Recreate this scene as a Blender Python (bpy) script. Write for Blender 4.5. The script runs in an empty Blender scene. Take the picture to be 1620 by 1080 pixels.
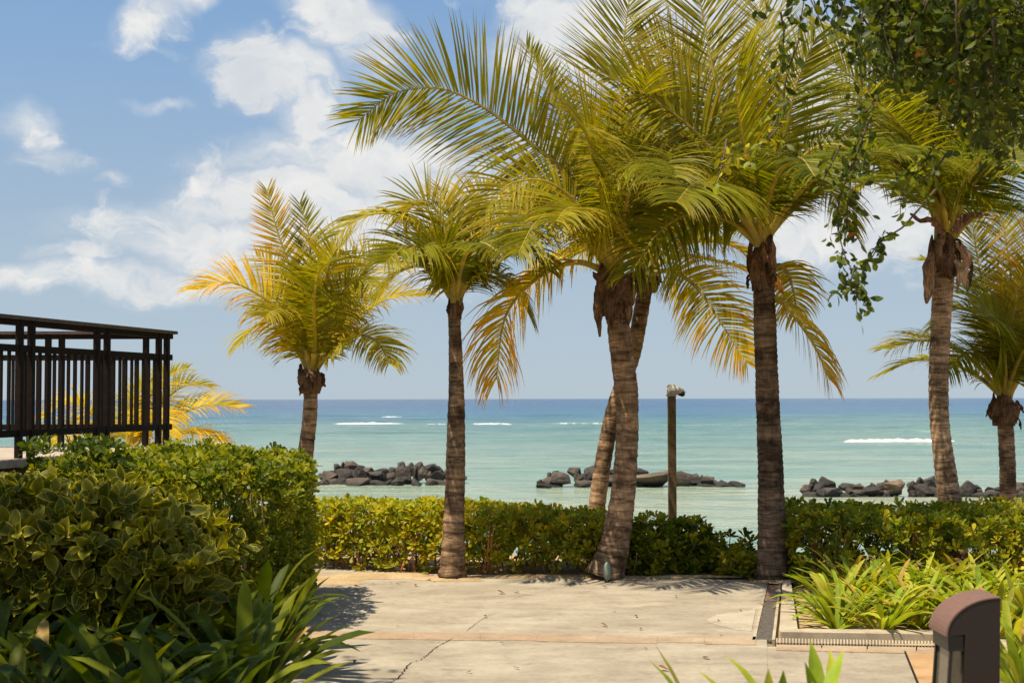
import bpy, math, random
import numpy as np
from mathutils import Vector, Matrix, noise as mnoise
random.seed(7); rng = np.random.default_rng(7)
S = bpy.context.scene
COL = S.collection
PI = math.pi
F = 2250.0          # focal length in photo pixels (1620 wide)
CAM = np.array([0.0, 0.0, 1.6])

# ------------------------------------------------------------------ camera
cam_d = bpy.data.cameras.new('camera'); cam = bpy.data.objects.new('camera', cam_d); COL.objects.link(cam)
cam_d.sensor_width = 36; cam_d.lens = 50; cam_d.clip_end = 20000; cam_d.clip_start = 0.1
PITCH = math.atan(90 / F); ROLL = math.radians(-0.12)
cam.location = CAM
Rm = Matrix.Rotation(math.radians(90) + PITCH, 3, 'X') @ Matrix.Rotation(-ROLL * -1, 3, 'Z')
cam.rotation_euler = Rm.to_euler()
cam_d.dof.use_dof = True; cam_d.dof.focus_distance = 13.0; cam_d.dof.aperture_fstop = 5.0
S.camera = cam
S.render.resolution_x = 1024; S.render.resolution_y = 682
RM = np.array(Rm)

def at(px, py, Y):
    """point on the sight line of photo pixel (px,py) standing Y metres ahead"""
    d = RM @ np.array([(px - 810) / F, (540 - py) / F, -1.0])
    return CAM + d * (Y / d[1])
def gnd(px, py, z=0.0):
    d = RM @ np.array([(px - 810) / F, (540 - py) / F, -1.0])
    return CAM + d * ((z - CAM[2]) / d[2])

# ------------------------------------------------------------------ mesh helpers
class MB:
    def __init__(s): s.v = []; s.f = []; s.c = []; s.n = 0
    def add(s, v, f, c=(1, 1, 1)):
        v = np.asarray(v, float); s.v.append(v); s.f += [tuple(i + s.n for i in q) for q in f]
        c = np.asarray(c, float)
        if c.ndim == 1: c = np.tile(c[:3], (len(v), 1))
        s.c.append(c); s.n += len(v)
    def inst(s, tv, tf, M, T, c):
        """many copies of one small leaf shape; M (m,3,3), T (m,3), c (m,3) or (m,n,3)"""
        tv = np.asarray(tv, float); m = len(T); n = len(tv)
        P = np.einsum('mij,nj->mni', M, tv) + T[:, None, :]
        s.v.append(P.reshape(-1, 3))
        c = np.asarray(c, float)
        if c.ndim == 2: c = np.repeat(c[:, None, :], n, 1)
        s.c.append(c.reshape(-1, 3))
        for k in range(m):
            b = s.n + k * n
            s.f += [tuple(i + b for i in q) for q in tf]
        s.n += m * n
    def build(s, name, mat, parent=None, smooth=True, origin=None):
        me = bpy.data.meshes.new(name)
        v = np.concatenate(s.v) if s.v else np.zeros((0, 3))
        o = np.array(origin if origin is not None else (0, 0, 0), float)
        if parent is not None: o = np.array(parent.location)
        v = v - o
        cnt = np.array([len(q) for q in s.f], np.int32)
        idx = np.fromiter((i for q in s.f for i in q), np.int32)
        me.vertices.add(len(v)); me.vertices.foreach_set('co', v.astype(np.float32).ravel())
        me.loops.add(len(idx)); me.loops.foreach_set('vertex_index', idx)
        me.polygons.add(len(cnt))
        st = np.zeros(len(cnt), np.int32); st[1:] = np.cumsum(cnt)[:-1]
        me.polygons.foreach_set('loop_start', st); me.polygons.foreach_set('loop_total', cnt)
        me.update(calc_edges=True); me.validate()
        me.polygons.foreach_set('use_smooth', np.full(len(me.polygons), bool(smooth)))
        a = me.color_attributes.new('Col', 'FLOAT_COLOR', 'POINT')
        c = np.concatenate(s.c); c = np.hstack([c, np.ones((len(c), 1))])
        a.data.foreach_set('color', c.astype(np.float32).ravel())
        me.materials.append(mat)
        ob = bpy.data.objects.new(name, me); COL.objects.link(ob)
        if parent is not None: ob.parent = parent
        else: ob.location = o
        return ob
    # solids
    def box(s, x0, x1, y0, y1, z0, z1, c=(1, 1, 1)):
        v = [(x, y, z) for z in (z0, z1) for y in (y0, y1) for x in (x0, x1)]
        s.add(v, [(0, 2, 3, 1), (4, 5, 7, 6), (0, 1, 5, 4), (1, 3, 7, 5), (3, 2, 6, 7), (2, 0, 4, 6)], c)
    def bar(s, p, q, w, h, c=(1, 1, 1), up=(0, 0, 1)):
        p = np.array(p, float); q = np.array(q, float); t = q - p; t /= np.linalg.norm(t)
        sd = np.cross(t, up); sd /= np.linalg.norm(sd); u = np.cross(sd, t)
        v = [e + a * sd * w / 2 + b * u * h / 2 for e in (p, q) for (a, b) in ((-1, -1), (1, -1), (1, 1), (-1, 1))]
        s.add(v, [(3, 2, 1, 0), (4, 5, 6, 7), (0, 1, 5, 4), (1, 2, 6, 5), (2, 3, 7, 6), (3, 0, 4, 7)], c)
    def tube(s, pts, rad, seg=8, c=(1, 1, 1), cap=True, wob=None):
        pts = np.asarray(pts, float); n = len(pts)
        T = np.gradient(pts, axis=0); T /= np.linalg.norm(T, axis=1)[:, None] + 1e-9
        ref = np.array([0.0, 1.0, 0.0]) if abs(T[0][1]) < 0.8 else np.array([1.0, 0, 0])
        vs = []; ref0 = ref
        for i in range(n):
            a = np.cross(T[i], ref0); a /= np.linalg.norm(a) + 1e-9; b = np.cross(a, T[i]); ref0 = b
            r = rad[i] if hasattr(rad, '__len__') else rad
            for k in range(seg):
                th = 2 * PI * k / seg
                rr = r if wob is None else r * wob(i, th)
                vs.append(pts[i] + rr * (math.cos(th) * a + math.sin(th) * b))
        fs = [(i * seg + k, i * seg + (k + 1) % seg, (i + 1) * seg + (k + 1) % seg, (i + 1) * seg + k) for i in range(n - 1) for k in range(seg)]
        if cap: fs += [tuple(range(seg))[::-1], tuple((n - 1) * seg + k for k in range(seg))]
        s.add(vs, fs, c)
    def prism(s, poly, z0, z1, c=(1, 1, 1)):
        n = len(poly)
        v = [(p[0], p[1], z0) for p in poly] + [(p[0], p[1], z1) for p in poly]
        s.add(v, [tuple(range(n))[::-1], tuple(range(n, 2 * n))] + [(i, (i + 1) % n, n + (i + 1) % n, n + i) for i in range(n)], c)

def spline(P, n):
    """Catmull-Rom through the points"""
    P = np.asarray(P, float); Q = np.vstack([2 * P[0] - P[1], P, 2 * P[-1] - P[-2]])
    L = np.concatenate([[0], np.cumsum(np.linalg.norm(np.diff(P, axis=0), axis=1))]); out = []
    for s in np.linspace(0, L[-1], n):
        i = min(max(int(np.searchsorted(L, s, side='right') - 1), 0), len(P) - 2)
        t = (s - L[i]) / max(L[i + 1] - L[i], 1e-9)
        a, b, c, d = Q[i], Q[i + 1], Q[i + 2], Q[i + 3]
        out.append(0.5 * (2 * b + (c - a) * t + (2 * a - 5 * b + 4 * c - d) * t * t + (3 * b - a - 3 * c + d) * t ** 3))
    return np.array(out)

def tag(o, label=None, cat=None, group=None, kind=None):
    if label: o['label'] = label
    if cat: o['category'] = cat
    if group: o['group'] = group
    if kind: o['kind'] = kind
    return o
def empty(name, loc, label, cat, group=None):
    o = bpy.data.objects.new(name, None); COL.objects.link(o); o.location = tuple(loc); o.empty_display_size = 0.2
    return tag(o, label, cat, group)
def copy_tree(o, parent=None):
    c = o.copy(); COL.objects.link(c)
    if parent: c.parent = parent
    for ch in list(o.children): copy_tree(ch, c)
    return c

# ------------------------------------------------------------------ materials
def newmat(name):
    m = bpy.data.materials.new(name); m.use_nodes = True; nt = m.node_tree
    return m, nt, nt.nodes['Principled BSDF'], nt.nodes['Material Output']
def N(nt, t, **kw):
    n = nt.nodes.new(t)
    for k, v in kw.items():
        if k.startswith('i_'):
            n.inputs[int(k[2:]) if k[2:].isdigit() else k[2:].replace('_', ' ')].default_value = v
        else: setattr(n, k, v)
    return n
def L(nt, a, b): nt.links.new(a, b)
def ramp(nt, fac, stops):
    r = nt.nodes.new('ShaderNodeValToRGB'); e = r.color_ramp.elements
    while len(e) < len(stops): e.new(0.5)
    for k, (p, c) in enumerate(stops): e[k].position = p; e[k].color = (*c, 1)
    L(nt, fac, r.inputs[0]); return r.outputs[0]
def mixc(nt, fac, a, b, mode='MIX'):
    m = nt.nodes.new('ShaderNodeMix'); m.data_type = 'RGBA'; m.blend_type = mode
    for sock, val in ((m.inputs[0], fac), (m.inputs[6], a), (m.inputs[7], b)):
        if hasattr(val, 'is_linked') or isinstance(val, bpy.types.NodeSocket): L(nt, val, sock)
        elif isinstance(val, (int, float)): sock.default_value = val
        else: sock.default_value = (*val, 1)
    return m.outputs[2]
def noise(nt, vec, scale, detail=4, rough=0.55, dist=0.0):
    n = N(nt, 'ShaderNodeTexNoise'); n.inputs['Scale'].default_value = scale; n.inputs['Detail'].default_value = detail
    n.inputs['Roughness'].default_value = rough; n.inputs['Distortion'].default_value = dist
    if vec is not None: L(nt, vec, n.inputs['Vector'])
    return n.outputs[0]
def mapping(nt, vec, scale=(1, 1, 1), loc=(0, 0, 0), rot=(0, 0, 0)):
    m = N(nt, 'ShaderNodeMapping'); L(nt, vec, m.inputs[0]); m.inputs[1].default_value = loc; m.inputs[2].default_value = rot; m.inputs[3].default_value = scale
    return m.outputs[0]
def bump(nt, h, strength, dist, prev=None):
    b = N(nt, 'ShaderNodeBump'); b.inputs['Strength'].default_value = strength; b.inputs['Distance'].default_value = dist
    L(nt, h, b.inputs['Height'])
    if prev is not None: L(nt, prev, b.inputs['Normal'])
    return b.outputs[0]
def wpos(nt): return N(nt, 'ShaderNodeNewGeometry').outputs['Position']

def leaf_mat(name, trans=0.4, rough=0.4, spec=0.4, tint=(1.25, 1.2, 0.5)):
    m, nt, p, out = newmat(name)
    a = N(nt, 'ShaderNodeAttribute', attribute_name='Col').outputs[0]
    nz = noise(nt, wpos(nt), 14, 3)
    col = mixc(nt, 0.45, a, ramp(nt, nz, [(0.25, (0.45, 0.5, 0.4)), (0.75, (1.5, 1.4, 1.2))]), 'MULTIPLY')
    L(nt, col, p.inputs['Base Color']); p.inputs['Roughness'].default_value = rough; p.inputs['Specular IOR Level'].default_value = spec
    t = N(nt, 'ShaderNodeBsdfTranslucent'); L(nt, mixc(nt, 1.0, col, tint, 'MULTIPLY'), t.inputs[0])
    mx = N(nt, 'ShaderNodeMixShader'); mx.inputs[0].default_value = trans
    L(nt, p.outputs[0], mx.inputs[1]); L(nt, t.outputs[0], mx.inputs[2]); L(nt, mx.outputs[0], out.inputs[0])
    return m
M_FROND = leaf_mat('palm_leaf', 0.46, 0.45, 0.16, (1.75, 1.65, 0.3))
M_HEDGE = leaf_mat('hedge_leaf', 0.38, 0.5, 0.18, (1.5, 1.4, 0.35))
M_STRAP = leaf_mat('strap_leaf', 0.38, 0.5, 0.13, (1.5, 1.4, 0.35))
M_TREE = leaf_mat('tree_leaf', 0.4, 0.5, 0.25, (1.6, 1.4, 0.35))
M_DRY = leaf_mat('dry_leaf', 0.12, 0.7, 0.2, (1, 0.9, 0.7))

def simple(name, col, rough=0.6, spec=0.4, nscale=30, namp=0.3, bumpd=0.002, metal=0.0):
    m, nt, p, out = newmat(name)
    w = wpos(nt); n = noise(nt, w, nscale, 5)
    lo = tuple(c * (1 - namp) for c in col); hi = tuple(c * (1 + namp) for c in col)
    L(nt, ramp(nt, n, [(0.3, lo), (0.7, hi)]), p.inputs['Base Color'])
    p.inputs['Roughness'].default_value = rough; p.inputs['Specular IOR Level'].default_value = spec; p.inputs['Metallic'].default_value = metal
    if bumpd: L(nt, bump(nt, n, 0.5, bumpd), p.inputs['Normal'])
    return m
def attr_mat(name, rough=0.7, spec=0.3, nscale=25, bumpd=0.004):
    m, nt, p, out = newmat(name)
    a = N(nt, 'ShaderNodeAttribute', attribute_name='Col').outputs[0]
    n = noise(nt, wpos(nt), nscale, 5)
    L(nt, mixc(nt, 0.7, a, ramp(nt, n, [(0.3, (0.5, 0.5, 0.5)), (0.7, (1.35, 1.3, 1.25))]), 'MULTIPLY'), p.inputs['Base Color'])
    p.inputs['Roughness'].default_value = rough; p.inputs['Specular IOR Level'].default_value = spec
    if bumpd: L(nt, bump(nt, n, 0.6, bumpd), p.inputs['Normal'])
    return m
M_STEM = attr_mat('stem_bark', 0.75)
m, nt, p, out = newmat('palm_sheath'); w = wpos(nt)
n1 = noise(nt, mapping(nt, w, (70, 70, 7)), 1, 5, 0.65, 0.8); n2 = noise(nt, w, 9, 4, 0.6)
c = mixc(nt, 1.0, N(nt, 'ShaderNodeAttribute', attribute_name='Col').outputs[0], ramp(nt, n1, [(0.32, (0.3, 0.27, 0.25)), (0.55, (1.0, 1.0, 1.0)), (0.72, (1.9, 1.75, 1.6))]), 'MULTIPLY')
c = mixc(nt, 0.8, c, ramp(nt, n2, [(0.35, (0.4, 0.36, 0.34)), (0.62, (1.35, 1.3, 1.25))]), 'MULTIPLY')
L(nt, c, p.inputs['Base Color']); p.inputs['Roughness'].default_value = 0.85; p.inputs['Specular IOR Level'].default_value = 0.15
L(nt, bump(nt, n1, 0.9, 0.012), p.inputs['Normal']); M_SHEATH = m
M_RAIL = simple('painted_rail', (0.013, 0.008, 0.005), 0.65, 0.1, 18, 0.3, 0.001)
M_RAILTOP = simple('weathered_handrail', (0.075, 0.048, 0.036), 0.6, 0.4, 25, 0.4, 0.001)
M_HOOD = simple('sunlit_hood_paint', (0.17, 0.095, 0.075), 0.6, 0.3, 60, 0.12, 0.0004)  # lighter tone puts the sunlight on the hood top into the colour
M_BOLL = simple('shaded_bollard_paint', (0.017, 0.0095, 0.006), 0.55, 0.4, 60, 0.12, 0.0004)  # same brown darkened: shade on the front is put into the colour
M_BLACK = simple('black_plastic', (0.012, 0.011, 0.010), 0.4, 0.4, 50, 0.2, 0)
M_GLASS = simple('reflector_plate', (0.16, 0.14, 0.10), 0.18, 0.6, 40, 0.2, 0, 0.4)
M_WHITE = simple('weathered_white_paint', (0.50, 0.46, 0.38), 0.5, 0.4, 45, 0.25, 0.001)
M_POST = simple('weathered_post', (0.13, 0.085, 0.03), 0.7, 0.3, 35, 0.4, 0.002)

# trunk
def trunk_mat(name, dark=0.5, tone=(0.30, 0.20, 0.13)):
    m, nt, p, out = newmat(name)
    w = wpos(nt)
    a = N(nt, 'ShaderNodeAttribute', attribute_name='Col').outputs[0]
    nb = noise(nt, mapping(nt, w, (5, 5, 24)), 1, 6, 0.65, 1.3)
    nf = noise(nt, mapping(nt, w, (60, 60, 9)), 1, 4)
    ns = noise(nt, mapping(nt, w, (1.7, 1.7, 1.5)), 2.2, 4, 0.6)
    c = mixc(nt, 1.0, a, ramp(nt, nb, [(0.34, tuple(x * 0.25 for x in tone)), (0.5, tuple(x * 0.85 for x in tone)), (0.68, tuple(x * 1.45 for x in tone))]), 'MULTIPLY')
    c = mixc(nt, 0.5, c, ramp(nt, nf, [(0.3, (0.5, 0.5, 0.5)), (0.7, (1.4, 1.4, 1.4))]), 'MULTIPLY')
    blot = ramp(nt, ns, [(0.46 + 0.12 * (1 - dark), (1, 1, 1)), (0.6 + 0.1 * (1 - dark), (0.30, 0.27, 0.25))])
    c = mixc(nt, 0.9, c, blot, 'MULTIPLY')
    L(nt, c, p.inputs['Base Color']); p.inputs['Roughness'].default_value = 0.85; p.inputs['Specular IOR Level'].default_value = 0.2
    L(nt, bump(nt, nf, 0.5, 0.006, bump(nt, nb, 0.7, 0.012)), p.inputs['Normal'])
    return m
M_TRUNK = trunk_mat('palm_trunk_light', 0.35, (0.40, 0.26, 0.155))
M_TRUNKD = trunk_mat('palm_trunk_dark', 0.95, (0.19, 0.125, 0.08))
M_TRUNKM = trunk_mat('palm_trunk_mid', 0.7, (0.34, 0.215, 0.125))
M_TRUNKK = trunk_mat('palm_trunk_brown', 0.85, (0.29, 0.185, 0.105))
M_BARK = trunk_mat('tree_bark', 0.5, (0.14, 0.10, 0.07))

# concrete
def concrete(name, a, b, c, streak=True, scale=1.0):
    m, nt, p, out = newmat(name)
    w = wpos(nt)
    n1 = noise(nt, mapping(nt, w, (0.8, 1.1, 1)), 1.1 * scale, 6, 0.62, 0.5)
    n2 = noise(nt, w, 22, 6, 0.7); n3 = noise(nt, w, 180, 2, 0.5)
    n4 = noise(nt, mapping(nt, w, (1.0, 1.7, 1)), 2.2, 5, 0.6, 0.3)
    col = ramp(nt, n1, [(0.3, a), (0.5, b), (0.7, c)])
    col = mixc(nt, 0.75, col, ramp(nt, n4, [(0.3, (0.70, 0.67, 0.64)), (0.6, (1.08, 1.08, 1.08))]), 'MULTIPLY')
    n5 = noise(nt, mapping(nt, w, (1, 1, 1), (4.2, 1.7, 0)), 5.5, 3, 0.5, 1.2); col = mixc(nt, 0.55, col, ramp(nt, n5, [(0.27, (0.68, 0.64, 0.60)), (0.42, (1, 1, 1)), (0.7, (1.06, 1.06, 1.06))]), 'MULTIPLY')
    col = mixc(nt, 0.5, col, ramp(nt, n2, [(0.3, (0.72, 0.70, 0.68)), (0.62, (1.1, 1.1, 1.1))]), 'MULTIPLY')
    col = mixc(nt, 0.35, col, ramp(nt, n3, [(0.35, (0.6, 0.6, 0.6)), (0.6, (1.15, 1.15, 1.15))]), 'MULTIPLY')
    L(nt, col, p.inputs['Base Color']); p.inputs['Roughness'].default_value = 0.85; p.inputs['Specular IOR Level'].default_value = 0.2
    L(nt, bump(nt, n2, 0.4, 0.004, bump(nt, n3, 0.35, 0.002)), p.inputs['Normal'])
    return m
M_CONC = concrete('concrete_path', (0.29, 0.25, 0.19), (0.345, 0.30, 0.23), (0.40, 0.355, 0.275))
M_KERB = concrete('kerb_concrete', (0.34, 0.29, 0.21), (0.41, 0.35, 0.26), (0.47, 0.41, 0.31))
M_PALE = concrete('pale_patch', (0.38, 0.33, 0.25), (0.42, 0.37, 0.29), (0.46, 0.41, 0.33))
M_TERRA = concrete('terracotta_band', (0.34, 0.235, 0.15), (0.37, 0.275, 0.185), (0.39, 0.31, 0.215))
M_ORANGE = concrete('orange_stone', (0.42, 0.25, 0.12), (0.46, 0.30, 0.16), (0.48, 0.34, 0.20))
M_DECK = concrete('deck_floor', (0.36, 0.29, 0.23), (0.42, 0.35, 0.28), (0.46, 0.39, 0.32))
M_FASCIA = simple('deck_fascia', (0.07, 0.05, 0.038), 0.7, 0.3, 20, 0.3, 0.002)
M_METAL = simple('rusty_grate', (0.22, 0.19, 0.155), 0.55, 0.4, 40, 0.4, 0.001, 0.3)
M_RUST = simple('rusty_cover', (0.30, 0.19, 0.12), 0.7, 0.3, 40, 0.35, 0.001)
M_DARK = simple('dark_channel', (0.02, 0.016, 0.012), 0.9, 0.1, 30, 0.3, 0)

# sand and soil ground
m, nt, p, out = newmat('sandy_soil'); w = wpos(nt)
n1 = noise(nt, w, 2.4, 6, 0.6); n2 = noise(nt, w, 55, 4, 0.7)
c = ramp(nt, n1, [(0.35, (0.30, 0.20, 0.10)), (0.55, (0.44, 0.32, 0.17)), (0.7, (0.50, 0.38, 0.22))])
c = mixc(nt, 0.6, c, ramp(nt, n2, [(0.3, (0.55, 0.5, 0.45)), (0.6, (1.1, 1.1, 1.1))]), 'MULTIPLY')
L(nt, c, p.inputs['Base Color']); p.inputs['Roughness'].default_value = 0.95
L(nt, bump(nt, n2, 0.6, 0.01, bump(nt, n1, 0.5, 0.05)), p.inputs['Normal']); M_SAND = m

# ------------------------------------------------------------------ sun + world
SUN_EL = math.radians(65); SUN_AZ = math.radians(-116)      # azimuth from +Y, negative to the left
sv = Vector((math.sin(SUN_AZ) * math.cos(SUN_EL), math.cos(SUN_AZ) * math.cos(SUN_EL), math.sin(SUN_EL)))
sd = bpy.data.lights.new('sun', 'SUN'); sun = bpy.data.objects.new('sun', sd); COL.objects.link(sun)
sd.energy = 4.6; sd.angle = math.radians(0.5); sd.color = (1.0, 0.88, 0.68)
sun.rotation_euler = sv.to_track_quat('Z', 'Y').to_euler(); sun.location = (0, 0, 30)

W = bpy.data.worlds.new('World'); S.world = W; W.use_nodes = True; nt = W.node_tree
for n in list(nt.nodes): nt.nodes.remove(n)
wo = N(nt, 'ShaderNodeOutputWorld')
sky = N(nt, 'ShaderNodeTexSky', sky_type='NISHITA'); sky.sun_disc = False
sky.sun_elevation = SUN_EL; sky.sun_rotation = SUN_AZ; sky.altitude = 0; sky.air_density = 1.0; sky.dust_density = 0.3; sky.ozone_density = 1.6
tc = N(nt, 'ShaderNodeTexCoord').outputs['Generated']
sep = N(nt, 'ShaderNodeSeparateXYZ'); L(nt, tc, sep.inputs[0])
def mth(op, a, b=None, c=None):
    n = N(nt, 'ShaderNodeMath', operation=op)
    for i, v in enumerate((a, b, c)):
        if v is None: continue
        if isinstance(v, (int, float)): n.inputs[i].default_value = v
        else: L(nt, v, n.inputs[i])
    return n.outputs[0]
az = mth('ARCTAN2', sep.outputs[0], sep.outputs[1]); el = mth('ARCSINE', sep.outputs[2])
comb = N(nt, 'ShaderNodeCombineXYZ'); L(nt, az, comb.inputs[0]); L(nt, el, comb.inputs[1]); C = comb.outputs[0]
# warp the coordinates so that the cloud banks get ragged outlines
nw = N(nt, 'ShaderNodeTexNoise'); nw.inputs['Scale'].default_value = 22; nw.inputs['Detail'].default_value = 6; L(nt, C, nw.inputs['Vector'])
wv = N(nt, 'ShaderNodeVectorMath', operation='MULTIPLY_ADD'); L(nt, nw.outputs[1], wv.inputs[0]); wv.inputs[1].default_value = (0.045, 0.045, 0); L(nt, C, wv.inputs[2])
off = N(nt, 'ShaderNodeVectorMath', operation='SUBTRACT'); L(nt, wv.outputs[0], off.inputs[0]); off.inputs[1].default_value = (0.0225, 0.0225, 0)
CW = off.outputs[0]
BANKS = [  # px, py, rx, ry, tilt, strength
    (225, 50, 75, 42, 35, .75), (300, 0, 55, 24, 20, .6), (230, 95, 80, 12, -5, .35), (430, 118, 105, 62, -8, 1.0), (535, 30, 110, 58, -20, .8),
    (575, 70, 60, 66, 30, .62), (490, 170, 70, 75, 0, .75), (450, 240, 190, 50, 10, .55), (335, 285, 80, 40, 35, .55), (440, 300, 170, 60, 0, .8),
    (600, 255, 170, 66, 0, .92), (660, 310, 170, 80, 0, .85), (480, 330, 200, 60, 0, .8), (360, 370, 260, 48, 0, .78), (480, 400, 280, 70, 0, .66), (190, 452, 290, 34, 0, .74), (560, 460, 240, 34, 0, .5), (620, 400, 160, 80, 0, .6), (330, 320, 130, 50, 20, .6),
    (45, 225, 60, 40, -25, .6), (75, 268, 75, 22, 0, .5), (172, 288, 30, 18, 10, .35), (250, 176, 55, 12, 6, .5), (105, 410, 66, 18, 0, .66),
    (855, 50, 95, 80, 30, .95), (960, 50, 160, 110, 0, .9), (1150, 40, 200, 120, 0, .7), (1300, 120, 140, 90, 0, .8), (1350, 350, 250, 80, 0, .8),
    (1270, 375, 130, 34, 0, .5), (900, 250, 160, 90, 0, .4), (1450, 150, 260, 160, 0, .7), (760, -60, 200, 60, 0, .3), (1450, 420, 220, 40, 0, .3)]
field = None
for (px, py, rx, ry, tilt, s_) in BANKS:
    mp = N(nt, 'ShaderNodeMapping', vector_type='TEXTURE'); L(nt, CW, mp.inputs[0])
    mp.inputs[1].default_value = (math.atan((px - 810) / F), math.atan((630 - py) / F), 0)
    mp.inputs[2].default_value = (0, 0, math.radians(tilt)); mp.inputs[3].default_value = (rx / F, ry / F, 1)
    ln = N(nt, 'ShaderNodeVectorMath', operation='LENGTH'); L(nt, mp.outputs[0], ln.inputs[0])
    mr = N(nt, 'ShaderNodeMapRange', interpolation_type='SMOOTHSTEP'); L(nt, ln.outputs['Value'], mr.inputs[0])
    mr.inputs[1].default_value = 1.55; mr.inputs[2].default_value = 0.15; mr.inputs[3].default_value = 0; mr.inputs[4].default_value = s_
    field = mr.outputs[0] if field is None else mth('MAXIMUM', field, mr.outputs[0])
# scattered cumulus over the rest of the sky, away from the photograph's field
nn = noise(nt, tc, 3.0, 7, 0.6); away = N(nt, 'ShaderNodeMapRange'); L(nt, mth('ABSOLUTE', az), away.inputs[0])
away.inputs[1].default_value = 0.38; away.inputs[2].default_value = 0.7; 
gen = mth('MULTIPLY', N(nt, 'ShaderNodeMath', operation='MULTIPLY').outputs[0], 1.0)
mr = N(nt, 'ShaderNodeMapRange'); L(nt, nn, mr.inputs[0]); mr.inputs[1].default_value = 0.45; mr.inputs[2].default_value = 0.75
gen = mth('MULTIPLY', mr.outputs[0], away.outputs[0])
field = mth('MAXIMUM', field, gen)
n1 = noise(nt, mapping(nt, CW, (1, 1.5, 1)), 30, 9, 0.62, 0.3)
dens = mth('ADD', mth('MULTIPLY', field, 1.15), mth('MULTIPLY', mth('SUBTRACT', n1, 0.5), 1.9))
dr = N(nt, 'ShaderNodeMapRange', interpolation_type='SMOOTHSTEP'); L(nt, dens, dr.inputs[0]); dr.inputs[1].default_value = 0.25; dr.inputs[2].default_value = 0.9
dgate = N(nt, 'ShaderNodeMapRange'); L(nt, field, dgate.inputs[0]); dgate.inputs[1].default_value = 0.0; dgate.inputs[2].default_value = 0.12
cf = mth('MULTIPLY', mth('MULTIPLY', dr.outputs[0], dgate.outputs[0]), 0.93)
vr = N(nt, 'ShaderNodeMapRange', interpolation_type='SMOOTHSTEP'); L(nt, field, vr.inputs[0]); vr.inputs[1].default_value = 0.08; vr.inputs[2].default_value = 0.75
nv = noise(nt, mapping(nt, CW, (1, 2.2, 1), (0.7, 0.2, 0)), 16, 7, 0.6, 0.5); vn = N(nt, 'ShaderNodeMapRange', interpolation_type='SMOOTHSTEP'); L(nt, nv, vn.inputs[0]); vn.inputs[1].default_value = 0.25; vn.inputs[2].default_value = 0.65
cf = mth('MAXIMUM', cf, mth('MULTIPLY', mth('MULTIPLY', vr.outputs[0], vn.outputs[0]), 0.85))
n2 = noise(nt, mapping(nt, CW, (1, 2, 1), (0.3, 0.1, 0)), 14, 5, 0.6)
ccol = ramp(nt, n2, [(0.3, (0.40, 0.42, 0.44)), (0.65, (0.54, 0.53, 0.51))])
b1 = N(nt, 'ShaderNodeBackground'); b1.inputs[1].default_value = 0.085
hs = N(nt, 'ShaderNodeHueSaturation'); L(nt, sky.outputs[0], hs.inputs['Color']); hs.inputs['Saturation'].default_value = 1.0
grad = N(nt, 'ShaderNodeMapRange'); L(nt, el, grad.inputs[0]); grad.inputs[1].default_value = 0.0; grad.inputs[2].default_value = 0.30
haze_ = ramp(nt, grad.outputs[0], [(0.0, (3.2, 3.95, 4.65)), (0.35, (2.8, 3.65, 4.6)), (1.0, (1.4, 2.7, 4.7))])   # pale marine air low over the sea
hf = N(nt, 'ShaderNodeMapRange'); L(nt, el, hf.inputs[0]); hf.inputs[1].default_value = 0.6; hf.inputs[2].default_value = 0.15; hf.inputs[3].default_value = 0.15; hf.inputs[4].default_value = 0.9
L(nt, mixc(nt, hf.outputs[0], hs.outputs[0], haze_), b1.inputs[0])
b2 = N(nt, 'ShaderNodeBackground'); L(nt, ccol, b2.inputs[0]); b2.inputs[1].default_value = 1.05
mxs = N(nt, 'ShaderNodeMixShader'); L(nt, cf, mxs.inputs[0]); L(nt, b1.outputs[0], mxs.inputs[1]); L(nt, b2.outputs[0], mxs.inputs[2])
L(nt, mxs.outputs[0], wo.inputs[0])
S.view_settings.view_transform = 'Standard'; S.view_settings.look = 'None'; S.view_settings.exposure = 0.68; S.view_settings.gamma = 1.0

# ------------------------------------------------------------------ ground, beach and sea bed: one sheet
SEA = -1.5
xs = np.concatenate([np.linspace(-6000, -60, 8), np.linspace(-40, -12, 6), np.linspace(-10, 12, 90), np.linspace(16, 60, 6), np.linspace(200, 6000, 6)])
ys = np.concatenate([[-400, -60, -10, 0, 4], np.linspace(6, 24, 90), [30, 60, 200, 1000, 9500]])
mb = MB(); vs = []
for y in ys:
    for x in xs:
        t = min(max((y - 14.7) / 5.5, 0), 1); t = t * t * (3 - 2 * t)
        z = -0.035 - t * 2.6 + 0.02 * mnoise.noise((x * 1.3, y * 1.3, 0)) * (1 if y < 40 else 0)
        if 12.6 < y < 15 and -2.6 < x < 2.2: z += 0.03 + 0.03 * mnoise.noise((x * 2.1, y * 2.1, 3))
        vs.append((x, y, z))
nx = len(xs)
mb.add(vs, [(j * nx + i, j * nx + i + 1, (j + 1) * nx + i + 1, (j + 1) * nx + i) for j in range(len(ys) - 1) for i in range(nx - 1)])
tag(mb.build('ground', M_SAND), kind='structure')

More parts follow.
